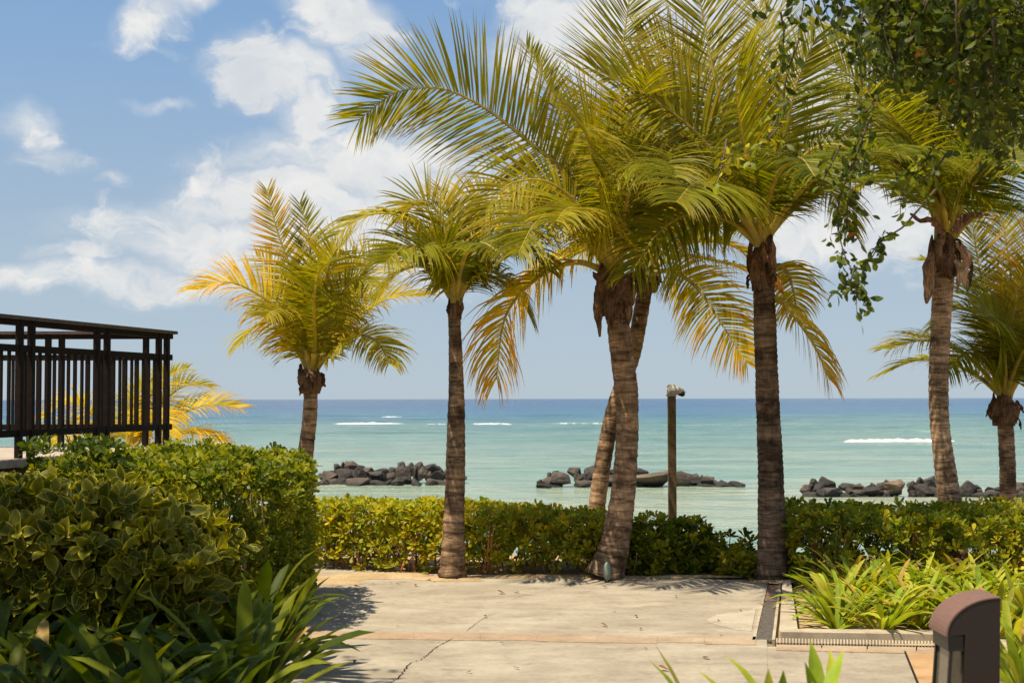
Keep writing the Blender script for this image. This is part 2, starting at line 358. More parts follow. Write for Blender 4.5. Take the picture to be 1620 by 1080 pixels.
# sea: a sheet with real low swell near the shore
m, nt, p, out = newmat('lagoon_water'); w = wpos(nt)
sp = N(nt, 'ShaderNodeSeparateXYZ'); L(nt, w, sp.inputs[0])
def mathn(op, a, b=None):
    n = N(nt, 'ShaderNodeMath', operation=op)
    for i, v in enumerate((a, b)):
        if v is None: continue
        if isinstance(v, (int, float)): n.inputs[i].default_value = v
        else: L(nt, v, n.inputs[i])
    return n.outputs[0]
wob = noise(nt, mapping(nt, w, (0.006, 0.02, 1)), 1, 4, 0.6)
ly = mathn('LOGARITHM', mathn('MAXIMUM', sp.outputs[1], 5.0), 10.0)
ly = mathn('ADD', ly, mathn('MULTIPLY', mathn('SUBTRACT', wob, 0.5), 0.28))
ly = mathn('SUBTRACT', ly, mathn('MULTIPLY', sp.outputs[0], 0.0006))
fac = mathn('DIVIDE', mathn('SUBTRACT', ly, 1.3), 2.2)       # 0 at 20 m, 1 at 3160 m
col = ramp(nt, fac, [(0.0, (0.34, 0.37, 0.27)), (0.18, (0.28, 0.335, 0.26)), (0.34, (0.175, 0.26, 0.23)), (0.43, (0.115, 0.215, 0.22)), (0.50, (0.03, 0.13, 0.21)), (0.62, (0.012, 0.08, 0.19)), (1.0, (0.006, 0.045, 0.14))])
st = noise(nt, mapping(nt, w, (0.05, 0.32, 1)), 1, 6, 0.65, 0.4); st2 = noise(nt, mapping(nt, w, (0.35, 2.2, 1)), 1, 5, 0.7, 0.6); st3 = noise(nt, mapping(nt, w, (0.012, 0.06, 1), (7, 3, 0)), 1, 5, 0.6, 0.5)  # streaks: ripple shading and reflection put into the water colour
col = mixc(nt, 0.6, col, ramp(nt, st, [(0.36, (0.55, 0.78, 0.80)), (0.6, (1.15, 1.10, 1.06))]), 'MULTIPLY')
col = mixc(nt, 0.75, col, ramp(nt, st2, [(0.36, (0.40, 0.60, 0.64)), (0.5, (1, 1, 1)), (0.66, (1.35, 1.28, 1.2))]), 'MULTIPLY')
col = mixc(nt, 0.7, col, ramp(nt, st3, [(0.38, (0.62, 0.88, 0.9)), (0.62, (1.22, 1.1, 1.05))]), 'MULTIPLY')
L(nt, col, p.inputs['Base Color']); p.inputs['Roughness'].default_value = 0.16; p.inputs['IOR'].default_value = 1.33; p.inputs['Specular IOR Level'].default_value = 0.4
wn1 = noise(nt, mapping(nt, w, (0.35, 1.3, 1)), 1, 6, 0.62, 0.4); wn2 = noise(nt, mapping(nt, w, (2.0, 6, 1)), 1, 4, 0.6)
L(nt, bump(nt, wn2, 0.7, 0.10, bump(nt, wn1, 1.0, 0.6)), p.inputs['Normal'])
M_SEA = m
mb = MB(); vs = []
ys = np.concatenate([np.linspace(17, 60, 120), np.geomspace(60.8, 260, 160), np.geomspace(270, 9000, 40)])
def swell(x, y):
    if y > 400 or abs(x) > 160: return 0.0
    a = 0.06 + 0.16 * min(max((y - 60) / 80, 0), 1)
    return a * math.sin(y * 0.9 + 1.2 * mnoise.noise((x * 0.03, y * 0.03, 1)) * 3 + x * 0.05) * (0.3 + abs(mnoise.noise((x * 0.05, y * 0.1, 5))) * 1.4)
xs2 = np.concatenate([[-9000, -3000, -900, -300], np.linspace(-130, 130, 131), [300, 900, 3000, 9000]])
for y in ys:
    for x in xs2: vs.append((x, y, SEA + swell(x, y)))
nx = len(xs2)
mb.add(vs, [(j * nx + i, j * nx + i + 1, (j + 1) * nx + i + 1, (j + 1) * nx + i) for j in range(len(ys) - 1) for i in range(nx - 1)])
tag(mb.build('sea', M_SEA), kind='structure')

# breaking waves: low ridges, green face and white crest
m, nt, p, out = newmat('wave_foam'); w = wpos(nt)
fo = noise(nt, mapping(nt, w, (0.5, 1, 2)), 2.2, 6, 0.7)
a = N(nt, 'ShaderNodeAttribute', attribute_name='Col').outputs[0]
L(nt, mixc(nt, 0.5, a, ramp(nt, fo, [(0.35, (0.75, 0.85, 0.88)), (0.55, (1.1, 1.1, 1.1))]), 'MULTIPLY'), p.inputs['Base Color']); p.inputs['Roughness'].default_value = 0.5
M_FOAM = m
def wave(px0, px1, py, hgt, foam, seed, label):
    mb = MB(); n = 90; prof = 9; c0 = gnd((px0 + px1) / 2, py, SEA); vs = []; cs = []
    for i in range(n + 1):
        t = i / n; px = px0 + (px1 - px0) * t
        b = gnd(px, py, SEA); env = math.sin(PI * t) ** 0.6
        h = hgt * env * (0.55 + 0.75 * abs(mnoise.noise((t * 14, seed, 0.3))) + 0.3 * mnoise.noise((t * 45, seed, 4)))
        dy = 1.5 * mnoise.noise((t * 5, seed, 2))
        for k in range(prof):
            s = k / (prof - 1); y = b[1] + dy - 1.6 * hgt + 5.5 * hgt * s
            z = SEA - 0.12 + (h + 0.14) * math.sin(PI * min(s * 1.6, 1) if s < 0.4 else PI * (1 - (s - 0.1) * 1.0 / 0.9 * 0.62))
            vs.append((b[0], y, max(z, SEA - 0.2)))
            isf = foam * env > 0.35 + 0.5 * abs(mnoise.noise((t * 22, s * 3, seed)))
            cs.append((0.78, 0.79, 0.76) if isf and s > 0.12 else (0.13, 0.23, 0.21))
    mb.add(vs, [(i * prof + k, (i + 1) * prof + k, (i + 1) * prof + k + 1, i * prof + k + 1) for i in range(n) for k in range(prof - 1)], cs)
    tag(mb.build('wave', M_FOAM), kind='stuff')
wave(1318, 1530, 699, 0.24, .95, 1, '')
for i_ in range(8): a_ = random.uniform(480, 1600); wave(a_, a_ + random.uniform(30, 70), random.uniform(650, 676), random.uniform(.05, .09), random.uniform(.4, .8), 30 + i_, '')
wave(520, 648, 671, 0.22, 1.0, 2, ''); wave(740, 815, 671.5, 0.20, 0.9, 3, ''); wave(650, 740, 672, 0.14, .45, 4, '')
wave(830, 1010, 671, 0.18, 0.45, 5, ''); wave(1290, 1620, 684, 0.22, 0.12, 7, ''); wave(600, 640, 660, 0.16, 0.7, 8, ''); wave(1050, 1200, 673, 0.16, 0.3, 9, '')

# ------------------------------------------------------------------ paving
def G(px, py, z=0.0):
    g = gnd(px, py, z); return (g[0], g[1])
E = dict(kind='structure')
mb = MB(); mb.prism([(-2.6, 0.5), (2.15, 0.5), G(1215, 1080), G(1213, 1011), G(1196, 1011), G(1213, 921), G(1100, 914), G(940, 909), G(740, 908), G(640, 900), G(570, 893), G(420, 893), (-2.6, 12.9)], -0.12, 0.0)
tag(mb.build('path', M_CONC, smooth=False), **E)
mb = MB(); mb.prism([(1.3, 0.5), (9.0, 0.5), (9.0, 8.7), G(1680, 1041), G(1550, 1028), G(1432, 1027), G(1180, 1020), (1.2, 6)], -0.12, -0.003)
tag(mb.build('paving_slab', M_CONC, smooth=False), **E)
def strip(name, mat, pts, z, th=0.004):
    mb = MB(); mb.prism(pts, z - th, z); return tag(mb.build(name, mat, smooth=False), **E)
# stone bands, in separate stones with joints between
mb = MB(); k0 = 400
edges = [400, 492, 560, 655, 760, 850, 945, 1040, 1115, 1196]
for i in range(len(edges) - 1):
    a, b = edges[i] + .3, edges[i + 1] - .3
    f = lambda px: 998 + (px - 490) / 700 * 9
    g = lambda px: 1009 + (px - 490) / 700 * 11
    if i in (4, 7): g = lambda px: 1009 + (px - 490) / 700 * 9
    mb.prism([G(a, g(a)), G(b, g(b)), G(b, f(b)), G(a, f(a))], -0.01, 0.004)
tag(mb.build('stone_band', M_TERRA, smooth=False), **E)
mb = MB(); edges = [1227, 1300, 1372, 1450, 1540, 1640]
for a, b in zip(edges, edges[1:]):
    f = lambda px: 1019 + (px - 1227) / 260 * 5; g = lambda px: 1028 + (px - 1227) / 260 * 6
    mb.prism([G(a + 1, g(a)), G(b - 1, g(b)), G(b - 1, f(b)), G(a + 1, f(a))], -0.01, 0.002)
tag(mb.build('stone_band', M_TERRA, smooth=False), **E)
strip('orange_stone_slab', M_ORANGE, [G(1455, 1085), G(1560, 1085), G(1535, 1033), G(1433, 1031)], 0.0015)
strip('pale_patch', M_PALE, [G(1119, 980), G(1135, 972), G(1160, 968), G(1185, 966), G(1196, 962), G(1189, 998), G(1165, 996), G(1140, 990), G(1122, 985)], 0.004)
strip('joint', M_DARK, [G(1430, 1030), G(1433, 1030), G(1456, 1085), G(1452, 1085)], 0.0035)
def crack(pts, w0):
    mb = MB(); P = spline([(*G(*q), 0.0) for q in pts], 70); 
    lft = []; rgt = []
    for i, q in enumerate(P):
        ww = w0 * (0.35 + 0.9 * abs(mnoise.noise((i * 0.31, 1, 2)))) ; j = 0.014 * mnoise.noise((i * 0.6, 5, 2))
        lft.append((q[0] - ww + j, q[1], 0.0042)); rgt.append((q[0] + ww + j, q[1] + ww * 0.5, 0.0042))
    vs = lft + rgt; n = len(P)
    mb.add(vs, [(i, n + i, n + i + 1, i + 1) for i in range(n - 1)])
    tag(mb.build('crack', M_DARK, smooth=False), **E)
crack([(612, 1082), (630, 1072), (648, 1050), (668, 1042), (690, 1024), (716, 1010)], 0.0055)
crack([(738, 998), (752, 987), (768, 976), (782, 971)], 0.0035); crack([(805, 950), (835, 940), (870, 934)], 0.0022)
# kerb round the planting bed (raised), with its trench drain
mb = MB(); mb.prism([G(1233, 1003), G(1236, 1006), G(1540, 1011), G(1540, 1003), G(1262, 1001), G(1251, 922), G(1238, 922)], -0.1, 0.03)
tag(mb.build('kerb', M_KERB, smooth=False), **E)
mb = MB(); mb.prism([G(1590, 1090), G(1622, 1090), G(1640, 1046), G(1588, 1008), G(1580, 1011), G(1600, 1050)], -0.1, 0.02)
tag(mb.build('kerb', M_KERB, smooth=False), **E)
# long drain running to the palm
drain = empty('trench_drain', (*G(1215, 965), 0), 'long trench drain with slotted grate running from the path corner to the dark trunk', 'drain')
l0, l1 = np.array(G(1190, 1012)), np.array(G(1211, 924)); r0, r1 = np.array(G(1226, 1012)), np.array(G(1236, 924))
mb = MB(); mb.prism([l0, r0, r1, l1], -0.06, -0.045); mb.build('channel', M_DARK, drain, smooth=False)
mb = MB()
for (a, b, sgn) in ((l0, l1, 1), (r0, r1, -1)):
    o = np.array([0.02 * sgn, 0]); mb.prism([a, a + o, b + o, b] if sgn > 0 else [a + o, a, b, b + o], -0.044, 0.004)
mb.build('frame', M_KERB, drain, smooth=False)
mb = MB(); nb = 95
for i in range(nb):
    t = (i + .5) / nb
    if t > 0.66: continue
    a = l0 + (l1 - l0) * t + (0.022, 0); b = r0 + (r1 - r0) * t - (0.022, 0); 
    mb.bar((*a, -0.008), (*b, -0.008), 0.012, 0.012)
mb.build('grate', M_METAL, drain, smooth=False)
mb = MB(); a, b = l0 + (l1 - l0) * .67 + (0.022, 0), r0 + (r1 - r0) * .67 - (0.022, 0); mb.prism([a, b, r1 - (0.022, 0), l1 + (0.022, 0)], -0.02, -0.006)
mb.build('cover_plate', M_RUST, drain, smooth=False)
dr2 = empty('slot_drain', (*G(1360, 1014), 0), 'narrow slotted drain grating running along the kerb of the planting bed', 'drain')
a0, a1, b0, b1 = np.array(G(1229, 1016)), np.array(G(1500, 1021)), np.array(G(1229, 1009)), np.array(G(1500, 1014))
mb = MB(); mb.prism([a0, a1, b1, b0], -0.05, -0.03); mb.build('channel', M_DARK, dr2, smooth=False)
mb = MB()
for i in range(54):
    t = i / 53; mb.bar((*(a0 + (a1 - a0) * t), -0.004), (*(b0 + (b1 - b0) * t), -0.004), 0.010, 0.012)
mb.build('grate', M_KERB, dr2, smooth=False)

# ------------------------------------------------------------------ deck + railing
ZD = 1.14; ZT = 2.25
RE = np.array([-3.29, 13.67]); RD = np.array([-0.2242, -0.9745]); RN = np.array([0.9745, -0.2242])   # corner, direction toward us, outward
def RP(t, o=0.0): q = RE + RD * t + RN * o; return (float(q[0]), float(q[1]))
deck = empty('deck', (-6, 9, 0), 'raised terrace with pale floor and dark fascia behind the left hedge', 'deck')
mb = MB(); mb.prism([RP(10, .12), RP(-.25, .12), (-12, 13.92), (-12, 4.2)], ZD - 0.06, ZD); mb.build('floor', M_DECK, deck, smooth=False)
mb = MB(); mb.prism([RP(9.9, .08), RP(-.2, .08), (-11.9, 13.87), (-11.9, 4.3)], -0.05, ZD - 0.062); mb.build('base', M_FASCIA, deck, smooth=False)
rl = empty('railing', (-3.43, 12, ZD), 'dark brown slatted railing with paired posts round the raised terrace', 'railing')
YB = 13.67
def rail_pair(name, mat, w_, z, h_):
    mb = MB(); mb.bar((*RP(9), z), (*RP(-w_ / 2), z), w_, h_); mb.box(-11.9, RE[0] - w_ * .52, YB - w_ / 2, YB + w_ / 2, z - h_ / 2, z + h_ / 2 - .001); mb.build(name, mat, rl, smooth=False)
rail_pair('top_rail', M_RAIL, .045, ZT - .05, .045); rail_pair('handrail', M_RAILTOP, .11, ZT - .012, .03)
rail_pair('rail', M_RAIL, .04, 2.0, .055); rail_pair('rail', M_RAIL, .04, 1.335, .055)
def stick(name, x, y, w_, z0, z1):
    mb = MB(); mb.bar((x, y, z0), (x, y, z1), w_, w_, up=(RN[0], RN[1], 0)); mb.build(name, M_RAIL, rl, smooth=False)
ts_ = [(13.67 - q) / .9745 for q in (11.157, 11.32, 12.32, 12.49, 13.44, 13.60)] + [4.0, 4.17]
for t in ts_: stick('post', *RP(t, .003), .047, ZD - .002, ZT - .028)
bxs = (-3.52, -4.33, -4.46, -5.3, -5.43)
for x in bxs: stick('post', x, YB, .047, ZD - .002, ZT - .028)
t = .10
while t < 4.6:
    if all(abs(t - q) > .055 for q in ts_): stick('baluster', *RP(t), .022, 1.36, 1.975)
    t += .109
x = -3.38
while x > -5.2:
    if all(abs(x - q) > .05 for q in bxs): stick('baluster', x, YB, .022, 1.36, 1.975)
    x -= .118

# ------------------------------------------------------------------ leaf shapes
def leaf_shape(Ln, Wd, curl=0.15, fold=0.12, prof=((0, .08), (.35, .6), (.7, 1.0), (.9, .7), (1, 0))):
    v = []; f = []
    for (t, w_) in prof:
        y = Ln * t; z = -curl * Ln * t * t
        if w_ == 0: v.append((0, y, z))
        else: v += [(-Wd / 2 * w_, y, z + fold * Wd * w_), (0, y, z), (Wd / 2 * w_, y, z + fold * Wd * w_)]
    n = len(prof)
    for i in range(n - 2): b = 3 * i; f += [(b, b + 1, b + 4, b + 3), (b + 1, b + 2, b + 5, b + 4)]
    b = 3 * (n - 2); f += [(b, b + 1, b + 3), (b + 1, b + 2, b + 3)]
    return np.array(v), f
def basis(d, up):
    d = d / (np.linalg.norm(d, axis=-1, keepdims=True) + 1e-9)
    x = np.cross(d, up); x /= np.linalg.norm(x, axis=-1, keepdims=True) + 1e-9
    z = np.cross(x, d); return np.stack([x, d, z], axis=-1)
def jitter(c, m, amt=0.25):
    c = np.array(c); return c[None] * (1 + amt * rng.uniform(-1, 1, (m, 1))) * (1 + 0.12 * rng.uniform(-1, 1, (m, 3)))

def rosettes(mb, P, D, size, per, pal, spread=(0.35, 1.25), shape=None, tipc=None):
    """whorls of leaves at twig ends: P (k,3) places, D (k,3) growing directions"""
    tv, tf = shape if shape is not None else leaf_shape(1, 0.42)
    k = len(P); D = D / np.linalg.norm(D, axis=1)[:, None]
    ref = rng.normal(size=(k, 3)); A = np.cross(D, ref); A /= np.linalg.norm(A, axis=1)[:, None]; B = np.cross(D, A)
    j = np.arange(per)
    ph = 2.4 * j[None] + rng.uniform(0, 6, (k, 1)); sp = spread[0] + (spread[1] - spread[0]) * (j[None] / per) + rng.uniform(-.15, .15, (k, per))
    d = np.cos(sp)[..., None] * D[:, None] + np.sin(sp)[..., None] * (np.cos(ph)[..., None] * A[:, None] + np.sin(ph)[..., None] * B[:, None])
    d = d.reshape(-1, 3); up = np.repeat(D, per, 0) + 0.25 * rng.normal(size=(k * per, 3))
    Mx = basis(d, up); sc = size * rng.uniform(0.7, 1.2, (k, 1)) * (0.65 + 0.35 * (j[None] / per)) * rng.uniform(.85, 1.15, (k, per))
    Mx = Mx * sc.reshape(-1, 1, 1)
    T = np.repeat(P, per, 0) + 0.1 * size * d
    pal = np.array(pal); ci = rng.integers(0, len(pal), k); c = pal[ci][:, None] * (1 + 0.2 * rng.uniform(-1, 1, (k, per, 1))); c = c.reshape(-1, 3)
    if tipc is not None:
        n = len(tv); cc = np.repeat(c[:, None], n, 1); edge = np.abs(tv[:, 0]) > 1e-6; edge[-1] = True
        cc[:, edge] = np.array(tipc) * (1 + .2 * rng.uniform(-1, 1, (len(c), 1, 1))); mb.inst(tv, tf, Mx, T, cc)
    else: mb.inst(tv, tf, Mx, T, c)

GREENS = [(0.12, 0.16, 0.010), (0.09, 0.125, 0.009), (0.18, 0.21, 0.014), (0.06, 0.09, 0.007), (0.26, 0.27, 0.018)]
YGREEN = [(0.40, 0.37, 0.018), (0.30, 0.31, 0.016), (0.50, 0.42, 0.022), (0.19, 0.25, 0.018), (0.34, 0.30, 0.02), (0.30, 0.33, 0.022)]
DGREEN = [(0.055, 0.085, 0.010), (0.075, 0.11, 0.012), (0.04, 0.065, 0.008), (0.10, 0.13, 0.012)]

def hedge(name, inside, bbox, top, dens, size, pal, label, cat, base=(0, 0, 0), per=7, shape=None, tipc=None, stems=60, stemc=(0.20, 0.11, 0.05), yel=0.03, shell=0.28, group=None, spread=(0.35, 1.25), lowbare=0.0):
    """clipped shrub mass: whorls close to the surface and deeper in, over real branching stems.
       inside(x,y) -> distance to footprint edge (positive inside); top(x,y) -> height"""
    root = empty(name, base, label, cat, group); mb = MB()
    x0, x1, y0, y1 = bbox; P = []; D = []; n = 0
    area = (x1 - x0) * (y1 - y0); tries = int(area * 6000)
    while len(P) < dens and n < dens * 80:
        n += 1
        x = random.uniform(x0, x1); y = random.uniform(y0, y1); e = inside(x, y)
        if e < 0: continue
        zt = top(x, y) * (1 + 0.06 * mnoise.noise((x * 3, y * 3, 7))) + 0.035 * mnoise.noise((x * 9, y * 9, 1)); z = random.uniform(0.03, 1) * zt
        dt = zt - z; bulge = 0.05 * mnoise.noise((x * 4, y * 4, z * 4))
        d = min(dt, e + bulge)
        if d > shell or random.random() > math.exp(-d / shell * 1.3): continue
        if lowbare and z < zt * lowbare and random.random() < 0.75: continue
        # outward direction
        gx = inside(x + .02, y) - e; gy = inside(x, y + .02) - e; g = np.array([-gx, -gy, 0.0]); ng = np.linalg.norm(g)
        g = g / ng if ng > 1e-6 else np.zeros(3)
        wt = math.exp(-dt / 0.12); ws = math.exp(-max(e, 0) / 0.12)
        dd = g * ws * 0.9 + np.array([0, 0, 1.0]) * (wt + 0.55) + 0.35 * rng.normal(size=3)
        P.append((x, y, z)); D.append(dd)
    P = np.array(P); D = np.array(D) + 1e-6
    pal2 = list(pal)
    rosettes(mb, P, D, size, per, pal2, shape=shape, tipc=tipc, spread=spread)
    ny = int(len(P) * yel)
    if ny:
        ii = rng.integers(0, len(P), ny); rosettes(mb, P[ii] + rng.normal(size=(ny, 3)) * .02, D[ii], size, 2, [(0.55, 0.36, 0.03), (0.5, 0.25, 0.03), (0.62, 0.5, 0.05)])
    mb.build('foliage', M_HEDGE, root)
    ms = MB(); k = 0
    for _ in range(stems * 12):
        if k >= stems: break
        x = random.uniform(x0, x1); y = random.uniform(y0, y1)
        if inside(x, y) < 0.03: continue
        k += 1; zt = top(x, y) * 0.80; a = random.uniform(0, 6.28); l = random.uniform(.05, .22)
        q = np.array([x + l * math.cos(a), y + l * math.sin(a), zt]); b = np.array([x - .3 * l * math.cos(a), y - .3 * l * math.sin(a), -0.05])
        mid = (b + q) / 2 + rng.normal(size=3) * 0.03; pts = spline([b, mid, q], 6)
        ms.tube(pts, np.linspace(0.012, 0.004, 6), 5, tuple(c * random.uniform(.7, 1.5) for c in stemc))
        for _b in range(4):
            i = random.randint(1, 4); e = pts[i] + np.array([random.uniform(-.16, .16), random.uniform(-.16, .16), random.uniform(.08, .22)])
            if inside(e[0], e[1]) > 0 and e[2] < zt: ms.tube([pts[i], (pts[i] + e) / 2 + (0, 0, -.01), e], [0.006, .005, .003], 4, tuple(c * random.uniform(.7, 1.5) for c in stemc))
    ms.build('stems', M_STEM, root)
    return root
def rect_in(x0, x1, y0, y1):
    return lambda x, y: min(x - x0, x1 - x, y - y0, y1 - y)
def poly_in(poly):
    def f(x, y):
        d = 1e9; n = len(poly)
        for i in range(n):
            (ax, ay), (bx, by) = poly[i], poly[(i + 1) % n]; ln = math.hypot(bx - ax, by - ay)
            d = min(d, ((bx - ax) * (y - ay) - (by - ay) * (x - ax)) / ln)   # CCW: positive inside
        return d
    return f
SCA = leaf_shape(1, 0.46, 0.10, 0.12, ((0, .12), (.4, .55), (.78, 1.0), (.95, .6), (1, 0)))

# far hedge on the left of the leaning palm
hedge('hedge', poly_in([(-1.95, 13.05), (-1.05, 13.0), (-.6, 12.98), (-0.3, 12.86), (0.85, 12.80), (0.86, 13.9), (-1.95, 14.2)]), (-2.0, 0.9, 12.75, 14.2),
      lambda x, y: (0.60 if x < -0.9 else 0.60 - 0.05 * (x + 0.9)) - 0.03 * max(0, x), 2300, 0.085, YGREEN,
      'low clipped yellow-green hedge across the end of the path, left of the thick leaning palm', 'hedge', base=(-0.5, 13.4, 0), shape=SCA, stems=90, stemc=(0.34, 0.20, 0.08), yel=0.05, lowbare=0.18)
# looser shrubs right of it
def blob(cx, cy, r, h, n, pal, label, seed, size=0.085):
    hedge('shrub', lambda x, y: r - math.hypot(x - cx, (y - cy) * 1.1), (cx - r, cx + r, cy - r, cy + r),
          lambda x, y: h * max(0.15, 1 - 0.55 * (math.hypot(x - cx, y - cy) / r) ** 2.5), n, size, pal, label, 'shrub', base=(cx, cy, 0), shape=SCA, stems=14, yel=0.02, group='shrubs between the two big palms', shell=0.3)
blob(1.27, 13.15, 0.36, 0.50, 460, GREENS + YGREEN[:2], 'dark green shrub right beside the thick leaning palm, left of the timber post', 1)
blob(1.62, 13.3, 0.36, 0.46, 460, GREENS + YGREEN[:3], 'bushy green shrub directly under the timber post', 2)
blob(1.92, 13.2, 0.22, 0.19, 180, YGREEN[:4] + GREENS, 'low yellow-green shrub right of the timber post', 3)
blob(2.16, 13.45, 0.13, 0.22, 90, GREENS, 'sparse upright shrub left of the darkest palm trunk', 4)
blob(2.05, 12.98, 0.18, 0.20, 110, YGREEN, 'smallest shrub by the path edge left of the darkest palm trunk', 5)
blob(1.02, 13.05, 0.24, 0.42, 200, GREENS, 'green shrub tucked behind the foot of the thick leaning palm', 6)
# sprigs standing above the shrubs
spr = empty('shrub', (*at(1150, 880, 13.2)[:2], 0), 'bare-stemmed shrub with a few leaf tufts against the sea, left of the darkest palm trunk', 'shrub')
ms = MB(); mb = MB(); pts_ = []
for (px, py) in ((1142, 852), (1155, 850), (1178, 850), (1170, 862), (1110, 856), (1188, 858)):
    a = at(px - 10 + random.uniform(-14, 8), 905, 13.2); b = at(px, py, 13.25); mid = (a + b) / 2 + rng.normal(size=3) * .02
    ms.tube(spline([a, mid, b], 6), np.linspace(.008, .004, 6), 5, (0.3, 0.18, 0.08)); pts_.append(b)
pts_ = np.array(pts_); rosettes(mb, pts_, np.tile([0, -.3, 1.0], (len(pts_), 1)), 0.105, 11, GREENS[2:] + YGREEN, shape=SCA, spread=(.3, 1.5))
mb.build('foliage', M_HEDGE, spr); ms.build('stems', M_STEM, spr)

# right hedge
hedge('hedge', poly_in([(2.42, 12.35), (3.3, 11.9), (6.2, 11.4), (6.4, 13.6), (2.42, 13.7)]), (2.4, 6.4, 11.4, 13.7),
      lambda x, y: 0.585 + 0.02 * math.sin(x * 3), 3600, 0.085, YGREEN + GREENS[:3],
      'wide yellow-green clipped hedge on the right behind the bright strap leaves', 'hedge', base=(4.2, 12.6, 0), shape=SCA, stems=130, stemc=(0.24, 0.11, 0.06), yel=0.05)
# tall hedge on the left
hedge('hedge', poly_in([(-3.28, 9.3), (-2.2, 9.35), (-1.55, 9.85), (-1.50, 10.6), (-1.68, 11.9), (-3.28, 12.2)]), (-3.3, -1.45, 9.3, 12.2),
      lambda x, y: 1.18 + 0.03 * math.sin(x * 4 + y) - 0.10 * max(0, (x + 1.75) / 0.3) + (0.0 if y > 9.8 else (y - 9.8) * 0.55), 5200, 0.075, GREENS + [GREENS[2], GREENS[4], GREENS[4]],
      'tall dense green hedge in front of the terrace on the left', 'hedge', base=(-2.4, 10.6, 0), shape=SCA, stems=90, yel=0.01, shell=0.34)
# variegated shrub, yellow leaf margins
VAR = leaf_shape(1, 0.62, 0.28, 0.10, ((0, .1), (.3, .8), (.55, 1.0), (.82, .6), (1, 0)))
def var_leafed():
    # inner green blade and yellow margin: two extra columns of vertices
    v = []; f = []; c = []
    prof = ((0, .1), (.25, .75), (.5, 1.0), (.75, .78), (.93, .3))
    for (t, w_) in prof:
        for s, e in ((-1, 1), (-.78, .1), (0, 0), (.78, .1), (1, 1)):
            v.append((s * .31 * w_, t, -.28 * t * t + abs(s) * .07 * w_)); c.append(e)
    v.append((0, 1.0, -.30)); c.append(1)
    for i in range(4):
        for k in range(4): b = 5 * i + k; f.append((b, b + 1, b + 6, b + 5))
    for k in range(4): f.append((20 + k, 21 + k, 25))
    return np.array(v), f, np.array(c)
vv, vf, ve = var_leafed()
def var_bush():
    root = empty('variegated_shrub', (-2.6, 8.4, 0), 'broad-leaved shrub with yellow leaf margins at the left edge below the terrace', 'shrub')
    mb = MB(); ms = MB(); k = 0
    while k < 1150:
        x = random.uniform(-3.75, -1.72); y = random.uniform(7.7, 9.15)
        edge = min(-1.72 - x + .1, y - 7.65, 9.2 - y)
        zt = 1.08 - 0.35 * max(0, (x + 2.3)) + 0.05 * mnoise.noise((x * 3, y * 3, 0)) - 0.25 * max(0, 0.35 - edge) / .35
        z = random.uniform(0.35, 1) * zt; d = min(edge, zt - z)
        if d < 0 or random.random() > math.exp(-d / .14): continue
        k += 1
        D = np.array([0.4 * (x > -2.1), -1.0 if y < 8.1 else -.2, 0.6]) + .75 * rng.normal(size=3); D /= np.linalg.norm(D); p0 = np.array([x, y, z])
        per = 8; A = np.cross(D, rng.normal(size=3)); A /= np.linalg.norm(A); B = np.cross(D, A)
        ph = np.arange(per) * 2.4; sp = 0.45 + 1.1 * np.arange(per) / per + rng.uniform(-.25, .25, per); ph = ph + rng.uniform(-.5, .5, per)
        d_ = np.cos(sp)[:, None] * D + np.sin(sp)[:, None] * (np.cos(ph)[:, None] * A + np.sin(ph)[:, None] * B)
        Mx = basis(d_, D + .2 * rng.normal(size=(per, 3))) * (0.096 * rng.uniform(.5, 1.35, (per, 1, 1)))
        g = np.array(random.choice([(0.075, 0.095, 0.006), (0.05, 0.07, 0.005), (0.11, 0.12, 0.008), (0.16, 0.16, 0.01)])); yl = np.array([0.62, 0.52, 0.06]) * random.uniform(.5, 1.4)
        cc = g[None] * (1 - ve[:, None]) + yl[None] * ve[:, None]
        mb.inst(vv, vf, Mx, np.tile(p0, (per, 1)) + .01 * d_, np.tile(cc[None], (per, 1, 1)))
        if k % 7 == 0: ms.tube(spline([(x + random.uniform(-.1, .1), y + .15, -.03), (x, y + .1, z * .5), p0], 6), np.linspace(.012, .005, 6), 5, (0.16, .1, .05))
    mb.build('foliage', M_HEDGE, root); ms.build('stems', M_STEM, root)
var_bush()
hedge('shrub', lambda x, y: 0.32 - math.hypot(x + 3.02, (y - 9.9) * .8), (-3.35, -2.7, 9.4, 10.4), lambda x, y: 1.30, 260, 0.09, DGREEN,
      'dark green leafy clump against the terrace edge at the foot of the railing', 'shrub', base=(-3.0, 9.9, 0), shape=SCA, stems=10, yel=0)

